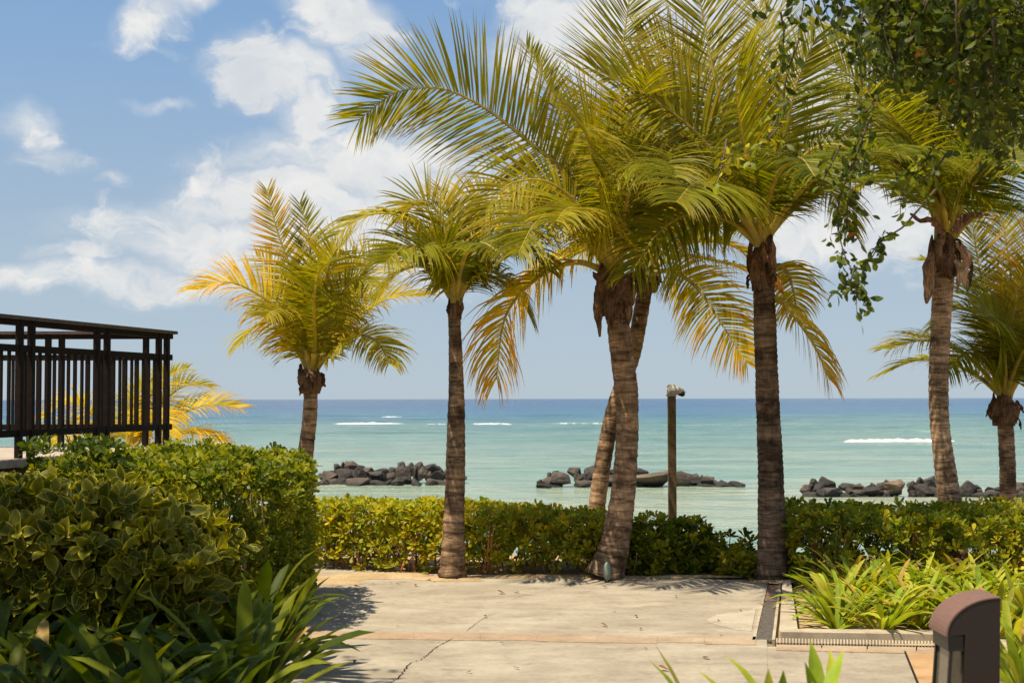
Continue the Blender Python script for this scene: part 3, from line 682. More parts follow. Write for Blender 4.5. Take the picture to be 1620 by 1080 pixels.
# ------------------------------------------------------------------ strap-leaved plants
def strap_plant(name, loc, n, length, width, pal, label, group, lean=(0, 0), upright=0.5, cat='plant', brown=0.04):
    root = empty(name, loc, label, cat, group); mb = MB(); lo = np.array(loc, float)
    for i in range(n):
        a = random.uniform(0, 2 * PI); u = random.random()
        el_ = math.radians(35 + 50 * (upright * .5 + .5 * random.random()) - 25 * u * (1 - upright)); ln = length * random.uniform(.65, 1.15); w_ = width * random.uniform(.8, 1.2)
        d = np.array([math.cos(a) * math.cos(el_) + lean[0], math.sin(a) * math.cos(el_) + lean[1], math.sin(el_)]); d /= np.linalg.norm(d)
        b = lo + np.array([math.cos(a), math.sin(a), 0]) * random.uniform(.01, .06); droop = random.uniform(.5, 2.3) * (1.5 - upright)
        seg = 9; pos = b.copy(); sd_ = np.cross(d, (0, 0, 1)); sd_ /= np.linalg.norm(sd_); vs = []; cs = []
        tw = random.uniform(-.4, .4)
        c = np.array((0.42, 0.28, 0.08)) if random.random() < brown else np.array(random.choice(pal)) * random.uniform(.75, 1.3)
        for k in range(seg + 1):
            t = k / seg; ww = w_ * (0.6 + 0.5 * math.sin(PI * min(t, .8) * .75)) * math.sqrt(max(0, 1 - max(0, (t - .70) / .30) ** 2)) ; ww = max(ww, .001)
            nrm = np.cross(sd_, d); nrm /= np.linalg.norm(nrm); s_ = sd_ * math.cos(tw * t) + nrm * math.sin(tw * t)
            for q in (-1, 0, 1): vs.append(pos + s_ * q * ww / 2 + nrm * (.16 * ww if q else 0)); cs.append(c * (1.15 if t > .9 else 1))
            pos = pos + d * ln / seg; d = d + np.array([0, 0, -droop * ln / seg * (0.3 + 1.2 * t)]) * 1.4; d /= np.linalg.norm(d)
        mb.add(vs, [(3 * k + q, 3 * k + q + 1, 3 * k + q + 4, 3 * k + q + 3) for k in range(seg) for q in (0, 1)], np.array(cs))
    mb.build('leaves', M_STRAP, root)
    return root
DSTRAP = [(0.065, 0.092, 0.006), (0.045, 0.07, 0.005), (0.09, 0.12, 0.007), (0.15, 0.17, 0.010)]
YSTRAP = [(0.28, 0.33, 0.03), (0.22, 0.30, 0.025), (0.36, 0.38, 0.04), (0.17, 0.24, 0.02), (0.40, 0.38, 0.05)]
grp = 'dark strap-leaved lilies in front of the left hedge'
k = 0
for (y, xl, xr, st) in ((8.9, -2.0, -1.6, .29), (8.25, -2.6, -1.47, .29), (7.6, -2.9, -1.42, .29), (7.0, -2.8, -1.38, .29), (6.4, -2.6, -1.36, .29), (5.8, -2.4, -1.36, .28), (5.25, -2.2, -1.34, .28)):
    x = xr
    while x > xl:
        sh = x > xr - 0.1
        strap_plant('lily_plant', (x + random.uniform(-.08, .08), y + random.uniform(-.15, .15), -0.02), random.randint(24, 32), 0.74 if y > 6.8 else 0.70, 0.070, DSTRAP,
                    'dark green strap-leaved lily clump at the path edge left of the path' if sh else 'dark green strap-leaved lily clump in the mass below the left hedge', grp, upright=0.45, lean=(-0.08, -0.12))
        x -= st
        k += 1
grp = 'bright strap-leaved lilies in the right planting bed'
for (y, xl, xr) in ((10.0, 2.32, 3.2), (10.4, 2.42, 3.9), (10.85, 2.55, 4.2), (11.3, 2.66, 4.1), (11.75, 2.78, 3.8)):
    x = xl
    while x < xr:
        strap_plant('spider_lily', (x + random.uniform(-.06, .06), y + random.uniform(-.12, .12), -0.02), random.randint(28, 38), 0.42 if y < 10.2 else 0.50, 0.034, YSTRAP,
                    'bright yellow-green strap-leaved lily at the kerb of the right bed' if y < 10.1 else 'bright yellow-green strap-leaved lily in the bed between kerb and right hedge', grp, upright=0.25, brown=.05)
        x += 0.26
for (px, Y, ln) in ((1625, 7.6, .5), (1600, 8.6, .5), (1650, 8.3, .55), (1660, 9.3, .5), (1575, 9.5, .48), (1620, 9.9, .5)):
    q = at(px, 900, Y); strap_plant('spider_lily', (q[0], q[1], -.02), 22, ln, .045, YSTRAP, 'yellow-green strap-leaved lily behind the curved bollard light at the right edge', 'lilies behind the bollard light', upright=.5)
for (x, y, n, h, lab) in ((0.86, 4.75, 8, .74, 'few bright strap leaves rising at the bottom edge of the picture, right of its middle'), (1.12, 4.9, 6, .66, 'short bright strap leaves at the bottom edge beside the taller tuft'), (1.42, 4.85, 5, .64, 'lone strap leaf at the bottom edge left of the bollard light')):
    strap_plant('spider_lily', (x, y, -.02), n + 6, h + .08, .055, YSTRAP, lab, 'lilies at the bottom edge', upright=.9, brown=0)

# ------------------------------------------------------------------ palms
FG = [np.array(c) for c in ((0.095, 0.13, 0.006), (0.06, 0.09, 0.005), (0.16, 0.185, 0.008))]      # green fronds
FY = [np.array(c) for c in ((0.54, 0.45, 0.018), (0.43, 0.40, 0.015), (0.66, 0.50, 0.02))]       # yellow fronds
FO = [np.array(c) for c in ((0.70, 0.34, 0.03), (0.62, 0.26, 0.03))]                          # orange, dying
def frond(parent, pts, LL, tone=0.3, face=0.3, droop=0.5, n=None, t0=0.16, pet=0.030, lift=0.15, wid=0.0235, orange=0.0, gap=0.0, sweep=0.0):
    """rachis through pts; two rows of leaflets. tone 0 green..1 yellow, face 0: arching flat, 1: broad side to the sea wall and path"""
    tone = tone * (.84 if tone < .85 else 1); mb = MB(); C_ = spline(pts, 46); Ld = np.linalg.norm(np.diff(C_, axis=0), axis=1).sum()
    T = np.gradient(C_, axis=0); T /= np.linalg.norm(T, axis=1)[:, None]
    rc = FG[0] * (1 - tone) + FY[0] * tone
    rad = np.linspace(1, .16, 46) ** 1.2 * pet
    rad[:4] *= np.linspace(1.9, 1.1, 4)
    mb.tube(C_, rad, 6, tuple(np.array((0.52, 0.44, 0.12)) * random.uniform(.8, 1.1)))
    LL *= 1.28; n = n or int(Ld * (1 - t0) / 0.019)
    nref = np.array([0, 0, 1.0]) * (1 - face) + np.array([0.15, -1.0, 0.1]) * face + 0.12 * rng.normal(size=3)
    seg = 5; ts = t0 + (1 - t0) * (np.arange(n) + .5) / n; gaps = [(g, g + random.uniform(.006, .016)) for g in rng.uniform(.2, .95, int(gap))]
    for side in (-1, 1):
        for t in ts:
            t = t + random.uniform(-.004, .004)
            if any(a < t < b for a, b in gaps): continue
            f_ = min(max(t, 0), .999) * 45; i = int(f_); a = f_ - i
            P0 = C_[i] * (1 - a) + C_[min(i + 1, 45)] * a; Tt = T[i] * (1 - a) + T[min(i + 1, 45)] * a
            Sd = np.cross(Tt, nref); nn_ = np.linalg.norm(Sd)
            Sd = Sd / nn_; Nn = np.cross(Sd, Tt)
            u = (t - t0) / (1 - t0)
            ln = LL * (0.62 + 0.38 * math.sin(min(u * 3.2, PI / 2))) * (1 - 0.58 * (max(0, u - .5) / .5) ** 1.3) * random.uniform(.88, 1.08)
            fw = math.radians(20 + 40 * u ** 1.8 + random.uniform(-7, 7))
            d = Sd * side * math.cos(fw) + Tt * math.sin(fw) + Nn * (lift + random.uniform(-.1, .1)); d /= np.linalg.norm(d)
            d = d + np.array([sweep, 0, 0]); d /= np.linalg.norm(d)
            wv_ = np.cross(d, Nn); wv_ = wv_ / np.linalg.norm(wv_); tl = random.uniform(.15, .75) * side
            W_ = wv_ * math.cos(tl) + np.cross(wv_, d) * math.sin(tl)
            pos = P0.copy(); vs = []; cs = []; dr_ = (droop * 1.15 + .04) * random.uniform(.6, 1.5)
            k_or = orange * random.random() * (1.6 if u > .5 else .7) + (.28 * random.random() ** 3 if tone > .3 else 0.15 * random.random() ** 4)
            cb = random.choice(FG) * (1 - tone) + random.choice(FY) * tone; cb = cb * random.uniform(.75, 1.2)
            for k in range(seg + 1):
                s = k / seg; ww = wid * (0.55, 1.0, 0.95, .75, .45, .04)[k] * (1 - .3 * u)
                ko = min(1, k_or * (0.35 + 1.0 * s)); c = cb * (1 - ko) + FO[0] * ko
                if s > .75: c = c * (1 - .3 * tone) + np.array((0.45, 0.30, 0.05)) * .3 * tone
                vs += [pos - W_ * ww / 2, pos + W_ * ww / 2]; cs += [c, c]
                pos = pos + d * ln / seg; d = d + np.array([0, 0, -1.0]) * dr_ * (0.12 + .5 * s) ; d /= np.linalg.norm(d)
            mb.add(vs, [(2 * k, 2 * k + 1, 2 * k + 3, 2 * k + 2) for k in range(seg)], np.array(cs))
    return mb.build('frond', M_FROND, parent)

def palm(kind_label, pts, widths, Y, mat, base_z=None, group='coconut palms by the sea'):
    """trunk through photo points; widths in photo pixels"""
    P = np.array([at(px, py, yy) for (px, py, yy) in pts])
    root = empty('palm_tree', (P[0][0], P[0][1], P[0][2]), kind_label, 'palm tree', group)
    n = 150; C_ = spline(P, n); Ld = np.concatenate([[0], np.cumsum(np.linalg.norm(np.diff(C_, axis=0), axis=1))])
    r = np.interp(Ld / Ld[-1], np.linspace(0, 1, len(widths)), [w_ * Y / F / 2 for w_ in widths])
    ph = random.uniform(0, 9); s = 0; dark_ = mat.name.endswith('dark'); rr = []; cc = []
    seeds = rng.uniform(.75, 1.3, 200); sc_ = 0.055 if dark_ else 0.088
    for i in range(n):
        q = Ld[i] / sc_ + 1.3 * mnoise.noise((Ld[i] * 3, ph, 0)); fr = q % 1.0
        rr.append(r[i] * (0.955 + 0.075 * (1 - fr) ** 0.8)); cc.append((0.55 if fr > .85 else 1.0) * (seeds[int(q) % 200]))
    ms = MB(); seg = 20
    ms.tube(C_, rr, seg, wob=lambda i, th: 1 + .045 * mnoise.noise((math.cos(th) * 3, math.sin(th) * 3, i * .5 + ph)) + (.16 * (1 - i / 4) * (1 + .5 * math.sin(th * 9)) if i < 4 else 0) + .03 * mnoise.noise((math.cos(th) * 1.5, math.sin(th) * 1.5, i * .09 + ph)))
    base = ms.c[0]; ms.c[0] = np.repeat(np.array(cc), seg)[:, None] * base
    ms.build('trunk', mat, root)
    return root, C_[-1], root
def sheath(parent, p, pts_rel, width, col, name='leaf_sheath', curl=.5):
    """dry leaf base: a curved tapering sheet with thickness"""
    C_ = spline(np.array([np.array(p) + np.array(q) for q in pts_rel]), 12); T = np.gradient(C_, axis=0); T /= np.linalg.norm(T, axis=1)[:, None]
    mb = MB(); out_ = C_[len(C_) // 2] - np.array(p); out_ = out_ + np.array([0, -.2, 0]); vs = []; m_ = 7
    for sgn in (1, -1):
        for i in range(12):
            t = i / 11; sd_ = np.cross(T[i], out_); sd_ /= np.linalg.norm(sd_) + 1e-9; nr = np.cross(sd_, T[i])
            w_ = width * (0.75 + .5 * math.sin(PI * min(t * 1.2, 1))) * (1 if t < .8 else 1 - (t - .8) / .2 * .8) * (1 + .35 * mnoise.noise((i * .55, width * 30, p[0])))
            for k in range(m_):
                q = k / (m_ - 1) * 2 - 1
                vs.append(C_[i] + sd_ * q * w_ / 2 + nr * (-(curl * w_ * q * q * .5) + sgn * .003 + .03 * mnoise.noise((i * .45, k * .8, width * 9 + p[0] * 3))) + T[i] * (.10 * w_ * (i / 11) ** 3 * 3 * mnoise.noise((k * 1.7, width * 40, p[0]))))
    f = []
    for o_ in (0, 12 * m_):
        for i in range(11):
            for k in range(m_ - 1):
                b = o_ + i * m_ + k; q = (b, b + 1, b + m_ + 1, b + m_); f.append(q if o_ == 0 else q[::-1])
    o2 = 12 * m_
    for i in range(11): f += [(i * m_, (i + 1) * m_, o2 + (i + 1) * m_, o2 + i * m_), (i * m_ + m_ - 1, o2 + i * m_ + m_ - 1, o2 + (i + 1) * m_ + m_ - 1, (i + 1) * m_ + m_ - 1)]
    for k in range(m_ - 1): f += [(11 * m_ + k, 11 * m_ + k + 1, o2 + 11 * m_ + k + 1, o2 + 11 * m_ + k)]
    mb.add(vs, f, np.array(col) * random.uniform(.8, 1.2)); return mb.build(name, M_SHEATH, parent)
def crown_base(parent, c, r, h, n=9, col=(0.17, 0.095, 0.05), big=0.0):
    """fibre wrapped bulge where the fronds leave the trunk"""
    ms = MB(); pts = [c + np.array([0, 0, z]) for z in np.linspace(-h * .5, h * .9, 14)]
    rad = [r * (0.92 + .22 * math.sin(PI * min(1, i / 10)) - .55 * max(0, (i - 8) / 6)) for i in range(14)]
    ms.tube(pts, rad, 18, (0.16, 0.10, 0.06), wob=lambda i, th: 1 + .22 * mnoise.noise((math.cos(th) * 2.6, math.sin(th) * 2.6, i * .6)))
    ms.build('crown_shaft', M_SHEATH, parent)
    for i in range(n):
        a = 2 * PI * i / n + random.uniform(-.3, .3); ca, sa = math.cos(a), math.sin(a); up = random.uniform(.4, 1.0) * h; k = random.uniform(1.05, 1.3)
        sheath(parent, c, [(ca * r * .9, sa * r * .9, -h * random.uniform(.1, .5)), (ca * r * k, sa * r * k, up * .2), (ca * r * k * .9, sa * r * k * .9, up)], r * random.uniform(.45, .8), np.array(col) * random.uniform(.6, 1.5))
    for i in range(n):   # torn fibre hanging off
        a = random.uniform(0, 2 * PI); ca, sa = math.cos(a), math.sin(a); z0 = random.uniform(-.2, .6) * h; l = random.uniform(.25, .6) * h
        sheath(parent, c, [(ca * r * 1.0, sa * r * 1.0, z0), (ca * r * 1.35, sa * r * 1.35, z0 - l * .2), (ca * r * random.uniform(1.2, 1.7), sa * r * 1.4, z0 - l)], r * random.uniform(.12, .3), np.array(col) * random.uniform(.5, 1.3), name='dry_fibre')

def fr(root, Yc, pts, LL, dy=0.0, **kw):
    """frond through photo pixels; dy = how far its tip comes toward (-) or away from (+) us"""
    n = len(pts); P = []
    for i, q in enumerate(pts):
        t = i / (n - 1); P.append(at(q[0], q[1], Yc + dy * t ** 1.2))
    kw.setdefault('gap', 3)
    return frond(root, P, LL, **kw)
def autofill(root, c, n, length, LL, tone, az0=0.0, el_rng=(38, 78), orange=0.0, droop=.6, dirs=None):
    for i in range(n):
        a = az0 + i * 2.399 + random.uniform(-.2, .2) if dirs is None else math.radians(dirs[i]); e = math.radians(random.uniform(*el_rng)); ln = length * random.uniform(.8, 1.1)
        d = np.array([math.cos(a) * math.cos(e), math.sin(a) * math.cos(e), math.sin(e)]); P = [np.array(c)]; 
        for k in range(4): P.append(P[-1] + d * ln / 4); d = d + np.array([0, 0, -.30 - .08 * k]); d /= np.linalg.norm(d)
        frond(root, P, LL, tone=min(1, max(0, tone + random.uniform(-.25, .25))), face=.15, droop=droop, orange=orange * random.random(), gap=3)

# --- palm 1, small, behind the tall hedge
Y1 = 15.0
r1_, top1, _ = palm('small yellow-fronded palm rising behind the tall left hedge', [(480, 870, Y1), (482, 740, Y1), (490, 660, Y1), (492, 600, Y1)], [34, 28, 24, 22], Y1, M_TRUNK)
crown_base(r1_, at(492, 606, Y1), 0.10, 0.22, 7)
for a in ([(492, 590), (470, 530), (425, 478), (365, 447), (312, 458)], .50, -.5, dict(tone=.9, face=.35, droop=0.45, orange=.5)), \
         ([(492, 590), (485, 520), (465, 440), (440, 370), (422, 300)], .34, .2, dict(tone=.6, face=.9, droop=0.04, orange=.5, lift=.0, sweep=-.0)), \
         ([(493, 590), (490, 510), (492, 430), (488, 370), (474, 322)], .34, .3, dict(tone=.3, face=.5, droop=0.08)), \
         ([(492, 590), (488, 520), (465, 460), (435, 420), (405, 405)], .42, .7, dict(tone=.4, face=.5, droop=0.15, orange=.3)), \
         ([(494, 590), (500, 520), (512, 450), (530, 400), (545, 385)], .48, -.7, dict(tone=.75, face=.7, droop=0.22)), \
         ([(494, 592), (525, 540), (565, 500), (620, 470), (668, 468)], .45, -.2, dict(tone=.65, face=.3, droop=0.45, orange=.2)), \
         ([(494, 590), (520, 500), (560, 440), (600, 410), (640, 420)], .46, .6, dict(tone=.8, face=.5, droop=0.38, orange=.2)), \
         ([(494, 592), (530, 550), (570, 530), (600, 545), (615, 575)], .42, -.8, dict(tone=.5, face=.3, droop=0.70)), \
         ([(490, 592), (465, 545), (435, 520), (400, 520), (380, 545)], .42, .8, dict(tone=.55, face=.3, droop=0.70)), \
         ([(493, 590), (498, 540), (497, 480), (505, 430), (520, 415)], .42, -1.1, dict(tone=.3, face=.6, droop=0.22)), \
         ([(493, 590), (510, 530), (535, 470), (570, 440), (590, 455)], .45, -.8, dict(tone=.45, face=.5, droop=0.30)), \
         ([(492, 590), (480, 540), (460, 500), (440, 490), (420, 500)], .42, -.9, dict(tone=.4, face=.4, droop=0.38)):
    fr(r1_, Y1, a[0], a[1], a[2], **a[3])
autofill(r1_, at(492, 592, Y1), 2, 1.1, .40, .4, az0=.4, droop=.5, orange=.3)
# --- palm 2
Y2 = 12.75
r2_, top2, _ = palm('slim straight palm standing alone left of the middle at the path edge', [(716, 910, Y2), (717, 860, Y2), (720, 760, Y2), (722, 620, Y2), (718, 480, Y2)], [42, 35, 32, 31, 28, 24, 21, 19], Y2, M_TRUNKK)
crown_base(r2_, at(719, 492, Y2), 0.055, 0.16, 5, (0.2, 0.12, 0.06))
for a in ([(720, 480), (706, 420), (675, 365), (620, 338), (570, 345), (532, 372)], .40, -.5, dict(tone=.55, face=.2, droop=.75)), \
         ([(721, 480), (712, 410), (700, 350), (675, 318), (648, 322), (636, 345)], .42, .2, dict(tone=.55, face=.7, droop=.2)), \
         ([(721, 480), (725, 420), (735, 360), (752, 310), (775, 292)], .42, .6, dict(tone=.5, face=.5, droop=.2)), \
         ([(722, 480), (740, 425), (780, 385), (830, 388), (862, 425)], .40, -.4, dict(tone=.15, face=.3, droop=.6)), \
         ([(722, 482), (745, 440), (780, 430), (815, 455), (838, 500)], .40, .5, dict(tone=.3, face=.3, droop=.7)), \
         ([(719, 482), (700, 440), (665, 420), (625, 435), (598, 470)], .42, .4, dict(tone=.5, face=.3, droop=.7)), \
         ([(719, 480), (708, 430), (680, 395), (640, 392), (610, 415)], .42, -.8, dict(tone=.35, face=.4, droop=.5)), \
         ([(720, 480), (715, 440), (700, 400), (688, 385), (670, 390)], .42, -1.0, dict(tone=.3, face=.6, droop=.4)), \
         ([(721, 480), (728, 430), (742, 395), (765, 385), (790, 400)], .42, -1.0, dict(tone=.15, face=.6, droop=.4)), \
         ([(721, 480), (735, 430), (760, 370), (800, 340), (840, 345)], .42, .7, dict(tone=.35, face=.4, droop=.5)), \
         ([(720, 480), (716, 430), (713, 370), (708, 330), (700, 300)], .38, .2, dict(tone=.8, face=.8, droop=.1)):
    fr(r2_, Y2, a[0], a[1], a[2], **a[3])
autofill(r2_, at(720, 482, Y2), 4, 1.0, .38, .35, az0=1.0, droop=.5)
# --- palm 3, thick and leaning
Y3 = 12.75
r3_, top3, _ = palm('thick ringed palm with a swollen foot leaning left at the middle of the picture', [(958, 911, Y3), (971, 868, Y3), (981, 815, Y3), (988, 757, Y3), (992, 690, Y3), (991, 620, Y3), (981, 540, Y3), (972, 450, Y3)], [60, 47, 41, 38, 36, 36, 37, 37, 36, 34], Y3, M_TRUNKM)
crown_base(r3_, at(972, 470, Y3), 0.125, 0.34, 10, big=1)
c3 = at(972, 470, Y3)
for q in ([(-.12, -.04, .10), (-.17, -.08, -.1), (-.14, -.08, -.36)], [(-.05, -.12, .12), (-.06, -.17, -.08), (-.03, -.16, -.3)], [(.08, -.1, .1), (.13, -.13, -.1), (.12, -.12, -.26)], [(-.1, -.1, .25), (-.16, -.12, .18), (-.2, -.1, .22)], [(.1, -.05, .2), (.17, -.06, .1), (.16, -.05, -.08)]):
    sheath(r3_, c3, q, random.uniform(.06, .11), (0.19, 0.115, 0.07))
for a in ([(965, 420), (935, 340), (895, 275), (837, 225), (765, 170), (695, 140), (625, 148), (568, 190)], .64, -.5, dict(tone=.5, face=.85, droop=0.12, wid=.0235, gap=2)), \
         ([(962, 420), (935, 320), (900, 220), (865, 130), (832, 72)], .42, .6, dict(tone=.3, face=.35, droop=0.08)), \
         ([(966, 420), (958, 350), (945, 280), (930, 220), (922, 195)], .68, -2.2, dict(tone=.45, face=.6, droop=0.30, wid=.0235)), \
         ([(970, 420), (978, 300), (982, 180), (985, 80), (1000, -30)], .62, .3, dict(tone=.45, face=.9, droop=0.04)), \
         ([(962, 430), (910, 415), (850, 440), (800, 500), (785, 600)], .58, -.3, dict(tone=.9, face=.2, droop=1.20, orange=.75)), \
         ([(962, 428), (920, 370), (860, 345), (800, 370), (765, 430)], .52, .4, dict(tone=.75, face=.25, droop=0.80, orange=.35)), \
         ([(963, 425), (925, 340), (870, 290), (810, 290), (770, 330)], .52, -.7, dict(tone=.55, face=.5, droop=0.38)), \
         ([(965, 425), (930, 370), (890, 340), (850, 350), (820, 400)], .52, -1.2, dict(tone=.35, face=.4, droop=0.45)), \
         ([(975, 420), (1000, 330), (1040, 260), (1090, 230), (1150, 250)], .52, -.6, dict(tone=.25, face=.5, droop=0.38)), \
         ([(972, 420), (990, 300), (1020, 200), (1060, 130), (1110, 90)], .55, .6, dict(tone=.4, face=.6, droop=0.22)), \
         ([(970, 420), (985, 350), (1000, 290), (1030, 260), (1060, 280)], .58, -1.6, dict(tone=.25, face=.5, droop=0.45)), \
         ([(965, 420), (945, 300), (915, 210), (890, 170), (860, 160)], .5, .9, dict(tone=.4, face=.5, droop=0.22)), \
         ([(968, 425), (960, 380), (930, 340), (900, 330), (880, 350)], .5, -1.5, dict(tone=.4, face=.4, droop=0.45)), \
         ([(975, 425), (1005, 370), (1045, 330), (1095, 330), (1130, 370)], .5, .5, dict(tone=.3, face=.3, droop=0.70)):
    fr(r3_, Y3, a[0], a[1], a[2], **a[3])
autofill(r3_, at(968, 425, Y3), 4, 1.8, .50, .15, az0=.2, droop=.5, orange=.2)
# --- palm 4, leaning behind palm 3
Y4 = 15.2
r4_, top4, _ = palm('thin palm leaning right behind the thick one, its trunk crossing behind it', [(936, 880, Y4), (943, 817, Y4), (950, 757, Y4), (961, 694, Y4), (975, 635, Y4), (1001, 560, Y4), (1020, 460, Y4)], [30, 27, 26, 25, 25, 24], Y4, M_TRUNKK)
crown_base(r4_, at(1021, 448, Y4), 0.13, 0.20, 8, (0.10, 0.065, 0.04))
for a in ([(1022, 430), (1050, 400), (1100, 382), (1160, 390), (1200, 425)], .50, -.4, dict(tone=.85, face=.2, droop=.9, orange=.2)), \
         ([(1024, 432), (1065, 430), (1105, 458), (1140, 510), (1182, 575)], .50, -.9, dict(tone=.6, face=.55, droop=.6, orange=.55)), \
         ([(1024, 432), (1070, 405), (1130, 412), (1185, 430), (1250, 470)], .45, .6, dict(tone=.8, face=.2, droop=1.0, orange=.4)), \
         ([(1018, 430), (980, 400), (930, 395), (870, 420), (820, 470)], .5, .4, dict(tone=.85, face=.2, droop=.9, orange=.5)), \
         ([(1020, 430), (1010, 370), (985, 320), (940, 290), (890, 300)], .5, .4, dict(tone=.55, face=.4, droop=.4)), \
         ([(1022, 430), (1022, 350), (1025, 270), (1030, 210), (1045, 160)], .5, .4, dict(tone=.5, face=.7, droop=.2)), \
         ([(1023, 430), (1045, 360), (1080, 310), (1130, 290), (1180, 320)], .5, .5, dict(tone=.45, face=.4, droop=.5)), \
         ([(1022, 430), (1035, 380), (1060, 345), (1095, 340), (1120, 370)], .5, -.9, dict(tone=.5, face=.4, droop=.6)), \
         ([(1020, 430), (1005, 390), (975, 360), (945, 365), (920, 400)], .5, -.5, dict(tone=.7, face=.3, droop=.7, orange=.2)), \
         ([(1020, 430), (1000, 350), (970, 280), (930, 240), (880, 230)], .5, .8, dict(tone=.5, face=.5, droop=.3)):
    fr(r4_, Y4, a[0], a[1], a[2], **a[3])
autofill(r4_, at(1022, 432, Y4), 4, 1.7, .5, .5, az0=.9, droop=.5, orange=.3)
# --- palm 5, dark straight trunk at the drain
Y5 = 12.6
r5_, top5, _ = palm('tall dark-trunked straight palm at the end of the long drain', [(1224, 924, Y5), (1222, 870, Y5), (1219, 740, Y5), (1214, 620, Y5), (1208, 450, Y5)], [54, 46, 42, 40, 38, 36, 36, 34], Y5, M_TRUNKD)
crown_base(r5_, at(1206, 430, Y5), 0.095, 0.34, 8)
c5 = at(1206, 430, Y5)
sheath(r5_, c5, [(.04, -.06, .1), (.05, -.09, .25), (.07, -.08, .36)], .05, (0.12, .06, .04)); sheath(r5_, c5, [(.08, -.05, .0), (.13, -.08, -.1), (.17, -.08, -.2)], .07, (.55, .28, .06))
for a in ([(1200, 380), (1170, 290), (1145, 190), (1122, 80), (1100, -40)], .66, .1, dict(tone=.45, face=.95, droop=0.04, wid=.0235)), \
         ([(1208, 380), (1222, 300), (1240, 220), (1262, 130), (1290, 60)], .55, -.4, dict(tone=.3, face=.8, droop=0.10)), \
         ([(1202, 385), (1160, 290), (1100, 210), (1020, 150), (945, 112)], .62, -.9, dict(tone=.4, face=.5, droop=0.24, wid=.027)), \
         ([(1202, 385), (1150, 310), (1085, 260), (1020, 250), (965, 280)], .60, -1.2, dict(tone=.3, face=.5, droop=0.32)), \
         ([(1202, 388), (1150, 350), (1090, 340), (1040, 370), (1000, 430)], .55, -.6, dict(tone=.2, face=.3, droop=0.80)), \
         ([(1210, 385), (1250, 310), (1290, 285), (1320, 310), (1340, 360)], .48, .5, dict(tone=.45, face=.25, droop=0.80)), \
         ([(1212, 385), (1235, 300), (1280, 240), (1330, 230), (1375, 260)], .5, -.5, dict(tone=.2, face=.5, droop=0.28)), \
         ([(1216, 470), (1240, 480), (1265, 510), (1290, 550), (1312, 600)], .46, -.2, dict(tone=.75, face=.3, droop=1.10, orange=.6, t0=.05)), \
         ([(1214, 440), (1230, 420), (1245, 430), (1255, 460), (1262, 500)], .36, .6, dict(tone=.75, face=.3, droop=1.00, orange=.5)), \
         ([(1200, 385), (1175, 330), (1140, 290), (1100, 290), (1070, 320)], .58, -1.9, dict(tone=.2, face=.5, droop=0.42)), \
         ([(1206, 380), (1195, 300), (1175, 220), (1165, 150), (1170, 90)], .6, -1.4, dict(tone=.3, face=.7, droop=0.14)), \
         ([(1210, 380), (1215, 320), (1235, 270), (1265, 250), (1290, 280)], .56, -1.6, dict(tone=.1, face=.5, droop=0.35)), \
         ([(1203, 380), (1180, 280), (1140, 180), (1080, 100), (1010, 60)], .6, .5, dict(tone=.4, face=.7, droop=0.14)), \
         ([(1200, 385), (1160, 350), (1120, 350), (1085, 390), (1070, 440)], .5, .7, dict(tone=.4, face=.3, droop=0.90)), \
         ([(1209, 380), (1225, 280), (1235, 180), (1225, 90), (1200, 10)], .6, .6, dict(tone=.4, face=.9, droop=0.07)):
    fr(r5_, Y5, a[0], a[1], a[2], **a[3])
autofill(r5_, at(1206, 385, Y5), 4, 1.9, .50, .08, az0=.5, droop=.5)
# --- palm 6, right, with hanging dry sheaths
Y6 = 14.6
r6_, top6, _ = palm('tall pale-trunked palm with big brown sheaths hanging under its crown, behind right hedge', [(1512, 900, Y6), (1505, 810, Y6), (1490, 700, Y6), (1485, 620, Y6), (1490, 480, Y6), (1498, 400, Y6)], [44, 42, 34, 30, 31, 31, 32, 32], Y6, M_TRUNK)
crown_base(r6_, at(1496, 410, Y6), 0.115, 0.36, 9, (0.14, 0.085, 0.05))
c6 = at(1496, 420, Y6)
for q, w_, cl, cu in (([(-.11, -.06, .16), (-.20, -.10, -.02), (-.21, -.09, -.24), (-.23, -.10, -.40)], .12, (.30, .19, .12), .3), ([(-.02, -.12, .20), (-.05, -.19, .02), (.0, -.17, -.16)], .16, (.15, .09, .055), .6),
                     ([(.10, -.10, .24), (.19, -.15, .06), (.15, -.13, -.12), (.19, -.12, -.26)], .11, (.34, .22, .15), .3), ([(.05, -.12, .1), (.10, -.18, -.08), (.06, -.16, -.28)], .07, (.40, .29, .20), .4),
                     ([(-.03, -.1, .34), (-.18, -.14, .47), (-.30, -.15, .46), (-.40, -.14, .52)], .09, (.30, .17, .11), .5), ([(.05, -.1, .34), (.16, -.12, .49), (.28, -.12, .53), (.41, -.1, .50)], .11, (.22, .13, .09), .5),
                     ([(.13, 0, .15), (.27, -.02, .0), (.24, 0, -.22)], .09, (.13, .08, .05), .3), ([(-.06, -.13, .3), (-.12, -.17, .18), (-.08, -.16, .05)], .08, (.26, .16, .10), .5)):
    sheath(r6_, c6, q, w_, cl, curl=cu)
